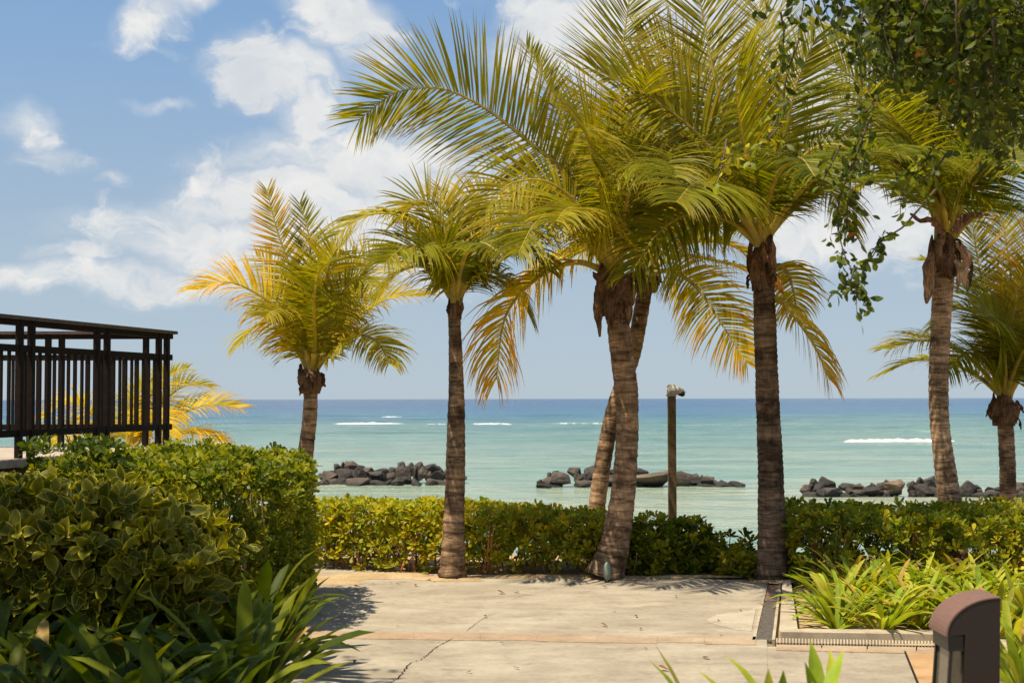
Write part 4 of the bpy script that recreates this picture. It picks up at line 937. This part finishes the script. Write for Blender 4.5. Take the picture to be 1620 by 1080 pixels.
for a in ([(1490, 380), (1470, 300), (1425, 220), (1375, 150), (1310, 90)], .74, -.4, dict(tone=.3, face=.6, droop=0.15, pet=.045)), \
         ([(1492, 380), (1470, 310), (1420, 265), (1350, 250), (1290, 280)], .68, -.8, dict(tone=.25, face=.4, droop=0.25, pet=.04)), \
         ([(1498, 370), (1495, 290), (1480, 190), (1465, 90), (1440, 0)], .72, .5, dict(tone=.3, face=.9, droop=0.05, pet=.04)), \
         ([(1502, 370), (1515, 280), (1540, 190), (1580, 100), (1640, 20)], .72, -.3, dict(tone=.2, face=.8, droop=0.10, pet=.04)), \
         ([(1505, 375), (1535, 300), (1580, 250), (1640, 240), (1700, 280)], .68, -.6, dict(tone=.1, face=.5, droop=0.25)), \
         ([(1505, 378), (1545, 340), (1590, 325), (1640, 350), (1680, 400)], .5, .4, dict(tone=.15, face=.3, droop=0.70)), \
         ([(1498, 370), (1490, 310), (1460, 250), (1430, 230), (1400, 240)], .72, -1.8, dict(tone=.2, face=.5, droop=0.25)), \
         ([(1502, 370), (1520, 300), (1550, 250), (1590, 240), (1620, 270)], .72, -1.7, dict(tone=.1, face=.5, droop=0.25)), \
         ([(1490, 375), (1455, 300), (1400, 280), (1360, 300), (1330, 340)], .45, .5, dict(tone=.5, face=.3, droop=0.30)), \
         ([(1500, 370), (1505, 260), (1520, 150), (1530, 60), (1560, -20)], .72, .3, dict(tone=.2, face=.8, droop=0.10)), \
         ([(1495, 370), (1470, 270), (1430, 170), (1400, 90), (1390, 20)], .72, .8, dict(tone=.35, face=.8, droop=0.10)):
    fr(r6_, Y6, a[0], a[1], a[2], **a[3])
autofill(r6_, at(1498, 372, Y6), 7, 2.8, .6, .1, az0=.7, droop=.25, el_rng=(52, 80))
# --- palm 7, small at right edge
Y7 = 16.0
r7_, top7, _ = palm('short palm at the right edge, behind the right hedge', [(1594, 900, Y7), (1594, 815, Y7), (1594, 740, Y7), (1590, 660, Y7)], [30, 27, 25, 25], Y7, M_TRUNKM)
crown_base(r7_, at(1589, 655, Y7), 0.13, 0.26, 9)
for a in ([(1588, 630), (1578, 560), (1560, 480), (1545, 400), (1535, 330)], .5, .3, dict(tone=0.42, face=.9, droop=.1, orange=.2)), \
         ([(1588, 630), (1575, 560), (1545, 500), (1510, 490), (1480, 520)], .45, .3, dict(tone=0.18, face=.4, droop=.6)), \
         ([(1588, 632), (1570, 590), (1545, 560), (1520, 565), (1500, 590)], .42, -.6, dict(tone=0.12, face=.3, droop=.7)), \
         ([(1592, 630), (1605, 550), (1620, 470), (1640, 390), (1660, 330)], .5, .2, dict(tone=0.45, face=.9, droop=.1, orange=.3)), \
         ([(1592, 630), (1600, 540), (1600, 450), (1590, 370), (1575, 300)], .5, .4, dict(tone=0.36, face=.9, droop=.1)), \
         ([(1594, 630), (1620, 590), (1650, 570), (1690, 590), (1710, 630)], .45, -.2, dict(tone=0.24, face=.3, droop=.7)), \
         ([(1590, 630), (1590, 570), (1580, 520), (1570, 500), (1555, 500)], .5, -1.3, dict(tone=0.15, face=.6, droop=.4)), \
         ([(1592, 630), (1605, 580), (1630, 540), (1660, 530), (1690, 550)], .5, -1.0, dict(tone=0.12, face=.5, droop=.5)), \
         ([(1590, 630), (1570, 540), (1530, 460), (1500, 420), (1460, 410)], .42, .9, dict(tone=0.27, face=.6, droop=.3)), \
         ([(1592, 630), (1590, 560), (1605, 490), (1620, 430), (1630, 400)], .5, -.6, dict(tone=0.42, face=.8, droop=.2, orange=.4)):
    fr(r7_, Y7, a[0], a[1], a[2], **a[3])
autofill(r7_, at(1590, 632, Y7), 6, 1.7, .48, .4, az0=.1, droop=.5, el_rng=(42, 80))
# --- low orange palm behind the terrace
Y8 = 18.0
r8_, top8, _ = palm('low orange-yellow palm behind the slatted railing', [(195, 840, Y8), (198, 780, Y8), (200, 725, Y8)], [40, 36, 30], Y8, M_TRUNKM, group='coconut palms by the sea')
for a in ([(200, 720), (240, 680), (285, 655), (330, 640), (378, 645)], .42, -.2, dict(tone=.95, orange=0.28, droop=.3)), \
         ([(200, 720), (235, 665), (270, 625), (300, 608), (335, 612)], .36, .3, dict(tone=.7, droop=.3, orange=0.11)), \
         ([(200, 722), (250, 700), (290, 685), (325, 688), (352, 700)], .4, -.4, dict(tone=.9, orange=0.55, droop=.5)), \
         ([(200, 718), (225, 650), (250, 610), (275, 590), (298, 582)], .35, .5, dict(tone=.6, droop=.3)), \
          ([(198, 720), (160, 670), (125, 640), (95, 640), (70, 660)], .42, -.2, dict(tone=.9, orange=0.39, droop=.5)), \
         ([(198, 720), (165, 690), (130, 680), (100, 690), (80, 715)], .42, -.5, dict(tone=.9, orange=0.55, droop=.5)), \
          ([(200, 720), (215, 670), (235, 650), (255, 660), (270, 690)], .4, -1.0, dict(tone=.9, orange=0.44, droop=.5)), \
         ([(200, 720), (205, 660), (215, 630), (230, 610), (250, 605)], .30, .1, dict(tone=.7, orange=0.11, droop=.3, face=.5)):
    kw = dict(face=.3); kw.update(a[3]); fr(r8_, Y8, a[0], a[1], a[2], **kw)

# ------------------------------------------------------------------ boulders
m, nt, p, out = newmat('basalt'); w = wpos(nt)
a = N(nt, 'ShaderNodeAttribute', attribute_name='Col').outputs[0]
n1 = noise(nt, w, 1.6, 7, 0.65); n2 = noise(nt, w, 9, 5, 0.6)
c = mixc(nt, 1.0, a, ramp(nt, n1, [(0.3, (0.45, 0.42, 0.40)), (0.55, (1, 1, 1)), (0.7, (1.7, 1.55, 1.35))]), 'MULTIPLY')
sz = N(nt, 'ShaderNodeSeparateXYZ'); L(nt, w, sz.inputs[0]); wet = N(nt, 'ShaderNodeMapRange'); L(nt, sz.outputs[2], wet.inputs[0]); wet.inputs[1].default_value = -1.42; wet.inputs[2].default_value = -1.26
c = mixc(nt, wet.outputs[0], (0.018, 0.017, 0.012), c)   # algae and wet stone up to the tide line
L(nt, c, p.inputs['Base Color']); p.inputs['Roughness'].default_value = 0.75
L(nt, bump(nt, n2, 0.6, 0.08, bump(nt, n1, 0.7, 0.25)), p.inputs['Normal']); M_ROCK = m
import bmesh
def boulder(c, rx, ry, rz, col, label, group, seed):
    bm = bmesh.new(); r_ = random.Random(seed)
    for _ in range(15):
        v = Vector((r_.gauss(0, 1), r_.gauss(0, 1), r_.gauss(0, 1))).normalized() * r_.uniform(.88, 1.12); bm.verts.new(v)
    h_ = bmesh.ops.convex_hull(bm, input=bm.verts); bmesh.ops.delete(bm, geom=[g for g in h_['geom_interior'] if isinstance(g, bmesh.types.BMVert)], context='VERTS')
    bmesh.ops.bevel(bm, geom=bm.edges[:], offset=.10, segments=2, profile=.6, affect='EDGES', clamp_overlap=True)
    bmesh.ops.triangulate(bm, faces=bm.faces[:]); bmesh.ops.subdivide_edges(bm, edges=[e for e in bm.edges if e.calc_length() > .35], cuts=2, use_grid_fill=True); bmesh.ops.triangulate(bm, faces=bm.faces[:])
    bm.verts.ensure_lookup_table(); bm.verts.index_update()
    vs = [v.co * (1 + .09 * mnoise.noise(v.co * 1.8 + Vector((seed, 0, 0))) + .035 * mnoise.noise(v.co * 7 + Vector((seed, 0, 0)))) for v in bm.verts]
    rot = Matrix.Rotation(r_.uniform(0, 6), 3, 'Z')
    V = np.array([tuple(rot @ q) for q in vs]) * np.array([rx, ry, rz]) + np.array(c)
    mb = MB(); mb.add(V, [tuple(v.index for v in f.verts) for f in bm.faces], col); bm.free()
    o = mb.build('boulder', M_ROCK, origin=c, smooth=False); tag(o, label, 'boulder', group); return o
BC = [(0.045, 0.035, 0.027), (0.065, 0.05, 0.037), (0.03, 0.024, 0.02), (0.095, 0.07, 0.05)]
sd_ = 0
def heap(prof, base_y, rows, label, group, big=()):
    """prof: list of (px, top_py) skyline"""
    global sd_
    Yb = gnd(810, base_y, SEA)[1]; sc = Yb / F
    x0, x1 = prof[0][0], prof[-1][0]; top = lambda px: np.interp(px, [q[0] for q in prof], [q[1] for q in prof])
    for r_ in range(rows):
        px = x0 + random.uniform(4, 12)
        while px < x1 - 2:
            w_ = random.choice([random.uniform(10, 20), random.uniform(18, 36)]); h = base_y - top(px)
            if any(abs(px - b_[0]) < (w_ + b_[2]) * .2 for b_ in big): px += w_ * .5; continue
            cen = (0.08, 0.50, 0.80)[r_] if rows == 3 else (0.25, .72)[r_]
            hz = min(max(h * 0.42, 8), 16) * random.uniform(.8, 1.15)
            cy = base_y - h * cen
            if r_ > 0: cy = max(cy, top(px) + hz * .55)
            if r_ == 0 or h > (10, 10, 15)[r_]:
                sd_ += 1; q = at(px + w_ / 2, cy, Yb + .55 * r_ + random.uniform(-.2, .4)); boulder(q, w_ * sc * .62, w_ * sc * .6, hz * sc * 1.1, random.choice(BC), label, group, sd_)
            px += w_ * random.uniform(.62, .85)
    for (px, py, w_, h_, col, lab) in big:
        sd_ += 1; boulder(at(px, py + 3, Yb + .3), w_ * sc * .6, w_ * sc * .5, h_ * sc * .68, col, lab, group, sd_)
heap([(497, 752), (515, 736), (545, 735), (575, 742), (605, 745), (628, 734), (660, 736), (690, 742), (712, 748)], 768, 3, 'dark basalt boulder in the breakwater left of the slim straight palm', 'boulders of the left breakwater')
heap([(838, 764), (862, 752), (885, 742), (925, 742), (960, 748), (1000, 744), (1030, 748), (1080, 750), (1120, 756), (1150, 764), (1162, 768)], 771, 3, 'dark basalt boulder in the middle breakwater behind the thick palm and the post', 'boulders of the middle breakwater',
     big=[(887, 757, 34, 22, (0.09, .07, .055), 'large rounded boulder near the left end of the middle breakwater'), (1036, 756, 66, 28, (0.15, 0.105, 0.065), 'large tan boulder just left of the timber post in the middle breakwater'), (1075, 756, 34, 26, (0.10, .075, .055), 'grey-brown boulder just behind the timber post')])
heap([(1256, 778), (1270, 762), (1290, 760), (1310, 764), (1345, 768), (1385, 766), (1405, 758), (1440, 762), (1460, 756), (1480, 772), (1510, 766), (1530, 760), (1545, 776), (1570, 768), (1590, 765), (1625, 764), (1690, 766)], 788, 3, 'dark basalt boulder in the right breakwater behind the right hedge', 'boulders of the right breakwater',
     big=[(1524, 774, 36, 32, (0.05, .042, .036), 'big smooth dark boulder just right of the pale ringed palm'), (1310, 779, 44, 20, (0.06, .05, .04), 'low flat boulder near the left end of the right breakwater'), (1415, 768, 36, 20, (0.16, .11, .07), 'tan topped boulder at the crest of the right breakwater')])

# ------------------------------------------------------------------ timber post with floodlight
YP = 14.3; pc = at(1062.5, 626, YP)
lp = empty('lamp_post', (pc[0], YP, -0.3), 'slim square timber post with a small off-white floodlight on top, standing in the shrubs', 'lamp post')
mb = MB(); hw = .039; mb.box(pc[0] - hw, pc[0] + hw, YP - hw, YP + hw, -.35, pc[2]); mb.build('post', M_POST, lp, smooth=False)
sc = YP / F
hd = MB(); cx, cz = pc[0], pc[2]
def rel(px, py, dy=0): q = at(px, py, YP + dy); return q
th = [2 * PI * k / 14 for k in range(14)]
mb = MB(); mb.tube([rel(1063, 618, -.055), rel(1063, 618, .05)], .052, 18); mb.tube([rel(1063, 618, -.062), rel(1063, 618, -.055)], .022, 12); mb.box(cx - .045, cx + .03, YP - .04, YP + .04, cz + .085, cz + .115); mb.box(cx - .05, cx + .045, YP - .045, YP + .045, cz - .005, cz + .02)
head = mb.build('lamp_head', M_WHITE, lp)
mb = MB(); mb.tube([rel(1067, 616), rel(1073, 618), rel(1081, 620.5)], [.042, .04, .03], 14); mb.build('hood', M_WHITE, lp)
mb = MB(); mb.tube([rel(1073, 621), rel(1080, 622), rel(1083, 621.5)], [.026, .036, .024], 12); mb.bar(rel(1076, 619.3), rel(1085, 620), .05, .006); mb.build('lens', M_BLACK, lp)

# small up-light at the foot of the thick palm
q = (at(960, 890, 12.52)[0], 12.56); ul = empty('garden_spotlight', (q[0], q[1] - .10, 0), 'small pale green rounded garden spotlight at the foot of the thick palm', 'spotlight')
M_PALEG = simple('pale_green_cover', (0.20, 0.25, 0.20), .4, .4, 30, .15, 0)
mb = MB(); mb.tube([(q[0], q[1] - .10, z) for z in (.02, .04, .07, .105, .14, .165, .178)], [.018, .026, .032, .034, .030, .02, .006], 14); mb.build('cover', M_PALEG, ul)
mb = MB(); mb.tube([(q[0], q[1] - .10, -.01), (q[0], q[1] - .10, .022)], [.028, .020], 12); mb.build('base', M_BLACK, ul)

# ------------------------------------------------------------------ bollard light
YB0, YB1 = 6.0, 6.24
def bx_(px, py, Y=YB0): q = at(px, py, Y); return q[0], q[2]
bl = empty('bollard_light', (bx_(1550, 1000)[0], 6.12, 0), 'dark brown bollard light with a rounded hood curving to the left, bottom right', 'bollard light')
prof = [(1583, 1400), (1583, 946)]; arc = []
x1, z1 = 1583, 946; 
for k in range(1, 15):
    t = k / 14 * PI / 2; arc.append((1583 - 84 * math.sin(t), 946 + 60 * (1 - math.cos(t))))
inner = [(1527, 1004), (1527, 1400)]
poly = [bx_(*q) for q in prof + arc + inner]
n = len(poly); mb = MB()
v = [(a[0], YB0, a[1]) for a in poly] + [(a[0], YB1, a[1]) for a in poly]
v = [(x, y, max(z, -.02)) for x, y, z in v]
mb.add(v, [tuple(range(n)), tuple(range(n, 2 * n))[::-1]] + [(i, n + i, n + (i + 1) % n, (i + 1) % n) for i in range(n)])
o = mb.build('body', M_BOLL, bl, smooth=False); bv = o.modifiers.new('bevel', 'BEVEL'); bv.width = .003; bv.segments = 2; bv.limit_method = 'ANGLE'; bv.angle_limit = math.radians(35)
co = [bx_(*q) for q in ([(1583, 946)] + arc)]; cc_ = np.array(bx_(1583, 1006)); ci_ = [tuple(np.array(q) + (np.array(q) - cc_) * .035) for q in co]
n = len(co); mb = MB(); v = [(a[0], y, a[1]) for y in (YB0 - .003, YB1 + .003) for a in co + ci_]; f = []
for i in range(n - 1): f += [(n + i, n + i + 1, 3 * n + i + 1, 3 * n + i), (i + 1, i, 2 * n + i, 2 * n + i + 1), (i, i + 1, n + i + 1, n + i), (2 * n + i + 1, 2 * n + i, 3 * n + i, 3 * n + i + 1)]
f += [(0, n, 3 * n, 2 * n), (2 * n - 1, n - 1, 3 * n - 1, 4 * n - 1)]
mb.add(v, f); o = mb.build('hood', M_HOOD, bl, smooth=False)  # thin added shell carrying the painted sunlit tone over the curve
lx, lz = bx_(1501, 1006); rx_, rz_ = bx_(1526, 1030)
mb = MB(); mb.box(lx, rx_, YB0 + .012, YB1 - .012, rz_, lz); mb.build('lens_housing', M_BLACK, bl, smooth=False)
a, b = bx_(1508, 1031), bx_(1502, 1130); c_, d_ = bx_(1526, 1031), bx_(1526, 1130)
mb = MB(); mb.add([(a[0], YB0 + .03, a[1]), (c_[0], YB0 + .03, c_[1]), (d_[0], YB0 + .03, d_[1]), (b[0], YB0 + .03, b[1]), (a[0], YB1 - .03, a[1]), (c_[0], YB1 - .03, c_[1]), (d_[0], YB1 - .03, d_[1]), (b[0], YB1 - .03, b[1])],
       [(3, 2, 1, 0), (4, 5, 6, 7), (0, 1, 5, 4), (2, 3, 7, 6), (3, 0, 4, 7), (1, 2, 6, 5)]); mb.build('reflector', M_GLASS, bl, smooth=False)
mb = MB(); mb.bar((a[0] - .004, YB0 + .02, a[1]), (b[0] - .006, YB0 + .02, b[1]), .012, .016, up=(0, 1, 0)); mb.build('reflector_edge', M_BLACK, bl, smooth=False)
mb = MB(); mb.bar((a[0] - .004, YB1 - .02, a[1]), (b[0] - .006, YB1 - .02, b[1]), .012, .016, up=(0, 1, 0)); mb.build('reflector_edge', M_BLACK, bl, smooth=False)

# ------------------------------------------------------------------ overhanging trees
TL = leaf_shape(1, 0.5, 0.2, 0.1, ((0, .1), (.3, .8), (.6, 1.0), (.85, .55), (1, 0)))
TPAL = [(0.06, 0.09, 0.010), (0.045, 0.07, 0.009), (0.09, 0.12, 0.012), (0.035, 0.055, 0.008), (0.14, 0.17, 0.014)]
def spray(mb, ms, pts, leaves, size, pal, r0=.006, scatter=.03, orange=.003):
    C_ = spline(pts, max(8, int(leaves / 3))); ms.tube(C_, np.linspace(r0, .0018, len(C_)), 4, (0.10, 0.07, 0.045))
    idx = rng.uniform(0.03, 1, leaves) * (len(C_) - 1); i0 = idx.astype(int); P = C_[i0] + (C_[np.minimum(i0 + 1, len(C_) - 1)] - C_[i0]) * (idx - i0)[:, None]
    P = P + rng.normal(size=P.shape) * scatter
    d = rng.normal(size=(leaves, 3)) * [1, 1, .7] + [0, 0, -.7]; Mx = basis(d, rng.normal(size=(leaves, 3))) * (size * rng.uniform(.6, 1.25, (leaves, 1, 1)))
    pal_ = np.array(pal); c = pal_[rng.integers(0, len(pal_), leaves)] * rng.uniform(.8, 1.25, (leaves, 1)); om = rng.random(leaves) < orange; c[om] = (0.42, 0.15, 0.02)
    mb.inst(TL[0], TL[1], Mx, P, c)
tr = empty('overhanging_tree', (4.3, 6.6, 0), 'big leafy tree whose dark leaves and hanging twigs fill the top right corner', 'tree')
mt = MB(); mt.tube(spline([(4.3, 6.6, -.1), (4.25, 6.7, 1.6), (4.0, 6.9, 3.0), (3.7, 7.1, 4.4)], 30), np.linspace(.2, .12, 30), 14); mt.build('trunk', M_BARK, tr)
limbs = [[(4.0, 6.9, 3.0), (3.2, 7.2, 4.1), (2.3, 7.5, 4.45), (1.5, 7.6, 4.4)], [(3.7, 7.1, 4.4), (3.0, 7.6, 4.9), (2.2, 8.3, 5.0), (1.4, 8.6, 4.7)], [(3.7, 7.1, 4.4), (3.2, 6.6, 4.9), (2.4, 6.2, 4.8), (1.6, 6.2, 4.5)], [(4.0, 7.0, 3.4), (3.4, 7.8, 4.0), (2.9, 8.3, 4.1)]]
for l_ in limbs: q = MB(); q.tube(spline(l_, 20), np.linspace(.08, .02, 20), 8); q.build('limb', M_BARK, tr)
mb = MB(); ms = MB()
env = lambda px: np.interp(px, [1150, 1175, 1200, 1235, 1290, 1330, 1370, 1420, 1470, 1520, 1570, 1620, 1700], [0, 30, 10, 60, 60, 120, 150, 150, 150, 185, 250, 240, 240])
for k in range(210):
    px = random.uniform(1185, 1720) if k % 4 == 0 else random.uniform(1400, 1720); Y = random.uniform(6.3, 8.8); e = env(px)
    yb = e * random.uniform(.2, 1.0) + random.uniform(-25, 10); ln = random.uniform(60, 190); a = at(px + random.uniform(-50, 50), yb - ln, Y + random.uniform(-.3, .3)); b = at(px, yb, Y)
    mid = (a + b) / 2 + rng.normal(size=3) * .06
    spray(mb, ms, [a, mid, b], random.randint(28, 55), .062, TPAL, scatter=.045)
# named hanging twigs seen against the sky
LIT = [(0.13, 0.17, 0.015), (0.08, 0.12, 0.012), (0.06, 0.09, .01), (0.22, 0.26, 0.02)]
DK = TPAL[:3] + [(0.11, .15, .015)]
Yt = 7.4
for pts, lv, pal, sc_ in (([(1375, 190), (1350, 260), (1345, 300), (1352, 345)], 60, DK, .03), ([(1350, 255), (1330, 310), (1325, 350), (1335, 400), (1352, 440), (1356, 500)], 90, DK, .026), ([(1345, 300), (1340, 340), (1348, 370)], 30, DK, .02),
        ([(1352, 420), (1345, 445), (1325, 460), (1308, 475)], 26, DK, .014), ([(1356, 455), (1370, 465), (1372, 490)], 16, DK, .014), ([(1480, 300), (1450, 335), (1425, 362), (1395, 378), (1380, 400), (1362, 425)], 0, DK, .01), ([(1412, 370), (1395, 380), (1378, 410), (1362, 425)], 34, LIT, .016),
        ([(1480, 230), (1450, 270), (1428, 300), (1424, 345)], 46, LIT, .024), ([(1500, 240), (1470, 280), (1440, 285), (1412, 298)], 46, LIT, .03), ([(1330, 230), (1315, 260), (1300, 290)], 26, LIT, .024), ([(1265, 60), (1245, 120), (1235, 170), (1215, 215), (1180, 250)], 60, LIT, .03), ([(1240, 190), (1215, 220), (1185, 240), (1165, 248)], 40, YGREEN, .03),
        ([(1235, 20), (1240, 60), (1232, 130)], 30, DK, .03), ([(1150, 220), (1140, 270), (1128, 295)], 14, YGREEN, .014), ([(1560, 60), (1600, 50), (1630, 80)], 40, YGREEN, .05), ([(1570, 100), (1600, 110), (1620, 140)], 30, YGREEN, .05), ([(1390, 150), (1360, 190), (1330, 215)], 50, LIT, .04), ([(1560, 240), (1580, 250), (1575, 270)], 8, LIT, .012)):
    if lv == 0: ms.tube(spline([at(*q, Yt) for q in pts], 14), np.linspace(.007, .003, 14), 5, (.12, .09, .06)); continue
    spray(mb, ms, [at(q[0], q[1], Yt + random.uniform(-.1, .1)) for q in pts], lv, .060, pal, scatter=sc_ * 1.2, orange=.008)
# rest of the crown above and beside the frame
for k in range(170):
    a = np.array([random.uniform(1.2, 5.6), random.uniform(5.4, 9.0), random.uniform(4.3, 5.8)])
    if a[2] < 1.6 + .3 * a[1] + .1 and a[0] < .37 * a[1]: continue
    b = a + [random.uniform(-.5, .5), random.uniform(-.5, .5), random.uniform(-.5, .1)]; spray(mb, ms, [a, (a + b) / 2 + rng.normal(size=3) * .05, b], 40, .075, TPAL, scatter=.1)
mb.build('foliage', M_TREE, tr); tag(ms.build('twigs', M_STEM, tr), kind='stuff')
# unseen tree added left of the camera, crown shaped to shade the lilies
t2 = empty('added_shade_tree', (-3.2, 3.0, 0), 'unseen broad tree added left of the viewpoint to shade the dark lilies', 'tree')
mt = MB(); mt.tube(spline([(-3.2, 3.0, -.1), (-3.3, 3.2, 2), (-3.7, 3.9, 3.8), (-4.1, 4.6, 5.0)], 30), np.linspace(.24, .12, 30), 14); mt.build('trunk', M_BARK, t2)
for l_ in ([(-3.7, 3.9, 3.8), (-3.9, 5.2, 4.9), (-4.1, 7.2, 5.4)], [(-3.8, 4.2, 4.2), (-3.7, 5.4, 5.0), (-3.8, 6.8, 5.2)], [(-4.0, 4.5, 4.8), (-5, 6, 5.5), (-5.2, 7.6, 5.6)]):
    q = MB(); q.tube(spline(l_, 16), np.linspace(.09, .025, 16), 8); q.build('limb', M_BARK, t2)
mb = MB(); ms = MB()
for k in range(420):
    a = np.array([random.uniform(-6.2, -3.3), random.uniform(1.6, 7.1), random.uniform(4.8, 6.2)])
    b = a + [random.uniform(-.5, .5), random.uniform(-.5, .5), random.uniform(-.4, .2)]
    spray(mb, ms, [a, (a + b) / 2, b], 42, .11, TPAL, scatter=.16)
mb.build('foliage', M_TREE, t2); tag(ms.build('twigs', M_STEM, t2), kind='stuff')

# blown sand lying round the trunks and along the hedge on the edge of the paving
def sand_patch(cx, cy, rx, ry, seed):
    mb = MB(); n = 60; ring = []
    for k in range(n):
        th = 2 * PI * k / n; r_ = 1 + .5 * mnoise.noise((math.cos(th) * 1.6, math.sin(th) * 1.6, seed)) + .25 * mnoise.noise((math.cos(th) * 6, math.sin(th) * 6, seed))
        ring.append((cx + rx * r_ * math.cos(th), cy + ry * r_ * math.sin(th), .002))
    mid = [(cx + (x - cx) * .6, cy + (y - cy) * .6, .014) for x, y, z in ring]
    mb.add(ring + mid + [(cx, cy, .02)], [(i, (i + 1) % n, n + (i + 1) % n, n + i) for i in range(n)] + [(n + i, n + (i + 1) % n, 2 * n) for i in range(n)])
    tag(mb.build('sand', M_SAND), kind='structure')
for k_, (px, Y_, rx, ry) in enumerate(((716, 12.72, .34, .17), (958, 12.78, .40, .15), (600, 12.95, .55, .22), (830, 12.85, .5, .12), (1225, 12.45, .2, .12), (1080, 12.8, .5, .09), (520, 12.6, .3, .3))):
    sand_patch((px - 810) / F * Y_, Y_, rx, ry, k_ * 3.1)

# ------------------------------------------------------------------ fallen leaves on the paving
first = None
litter = [(573, 930, .07)] + [(random.choice([random.uniform(510, 940), random.uniform(990, 1200)]), 903 + abs(random.gauss(0, 12)), random.uniform(.03, .06)) for _ in range(34)] + [(random.uniform(560, 1180), random.uniform(915, 1070), random.uniform(.02, .04)) for _ in range(14)]
for (px, py, s_) in litter + list(((573, 934, .05), (800, 940, .09), (812, 938, .06), (962, 930, .06), (962, 992, .07), (770, 976, .05), (1070, 944, .05), (1136, 981, .05), (1140, 1004, .04), (1220, 930, .07), (1213, 958, .05), (1008, 977, .05), (1110, 1040, .07), (1060, 1062, .08), (1173, 968, .04), (560, 1050, .05))):
    g = gnd(px, py)
    if first is None:
        tv, tf = leaf_shape(1, .45, -.3, .3); mb = MB(); mb.add(tv, tf, (0.22, 0.10, 0.045)); o = mb.build('fallen_leaf', M_DRY); first = o
    else: o = first.copy(); COL.objects.link(o)
    o.location = (g[0], g[1], .008); o.scale = (s_, s_, s_ * .7); o.rotation_euler = (random.uniform(-.1, .1), random.uniform(-.2, .2), random.uniform(0, 6))
    on = 'on the drain' if px > 1200 else ('on the pale patch' if px in (1136,) else 'on the open concrete path')
    tag(o, 'small curled brown dry leaf lying ' + on, 'leaf', 'dry leaves on the paving')
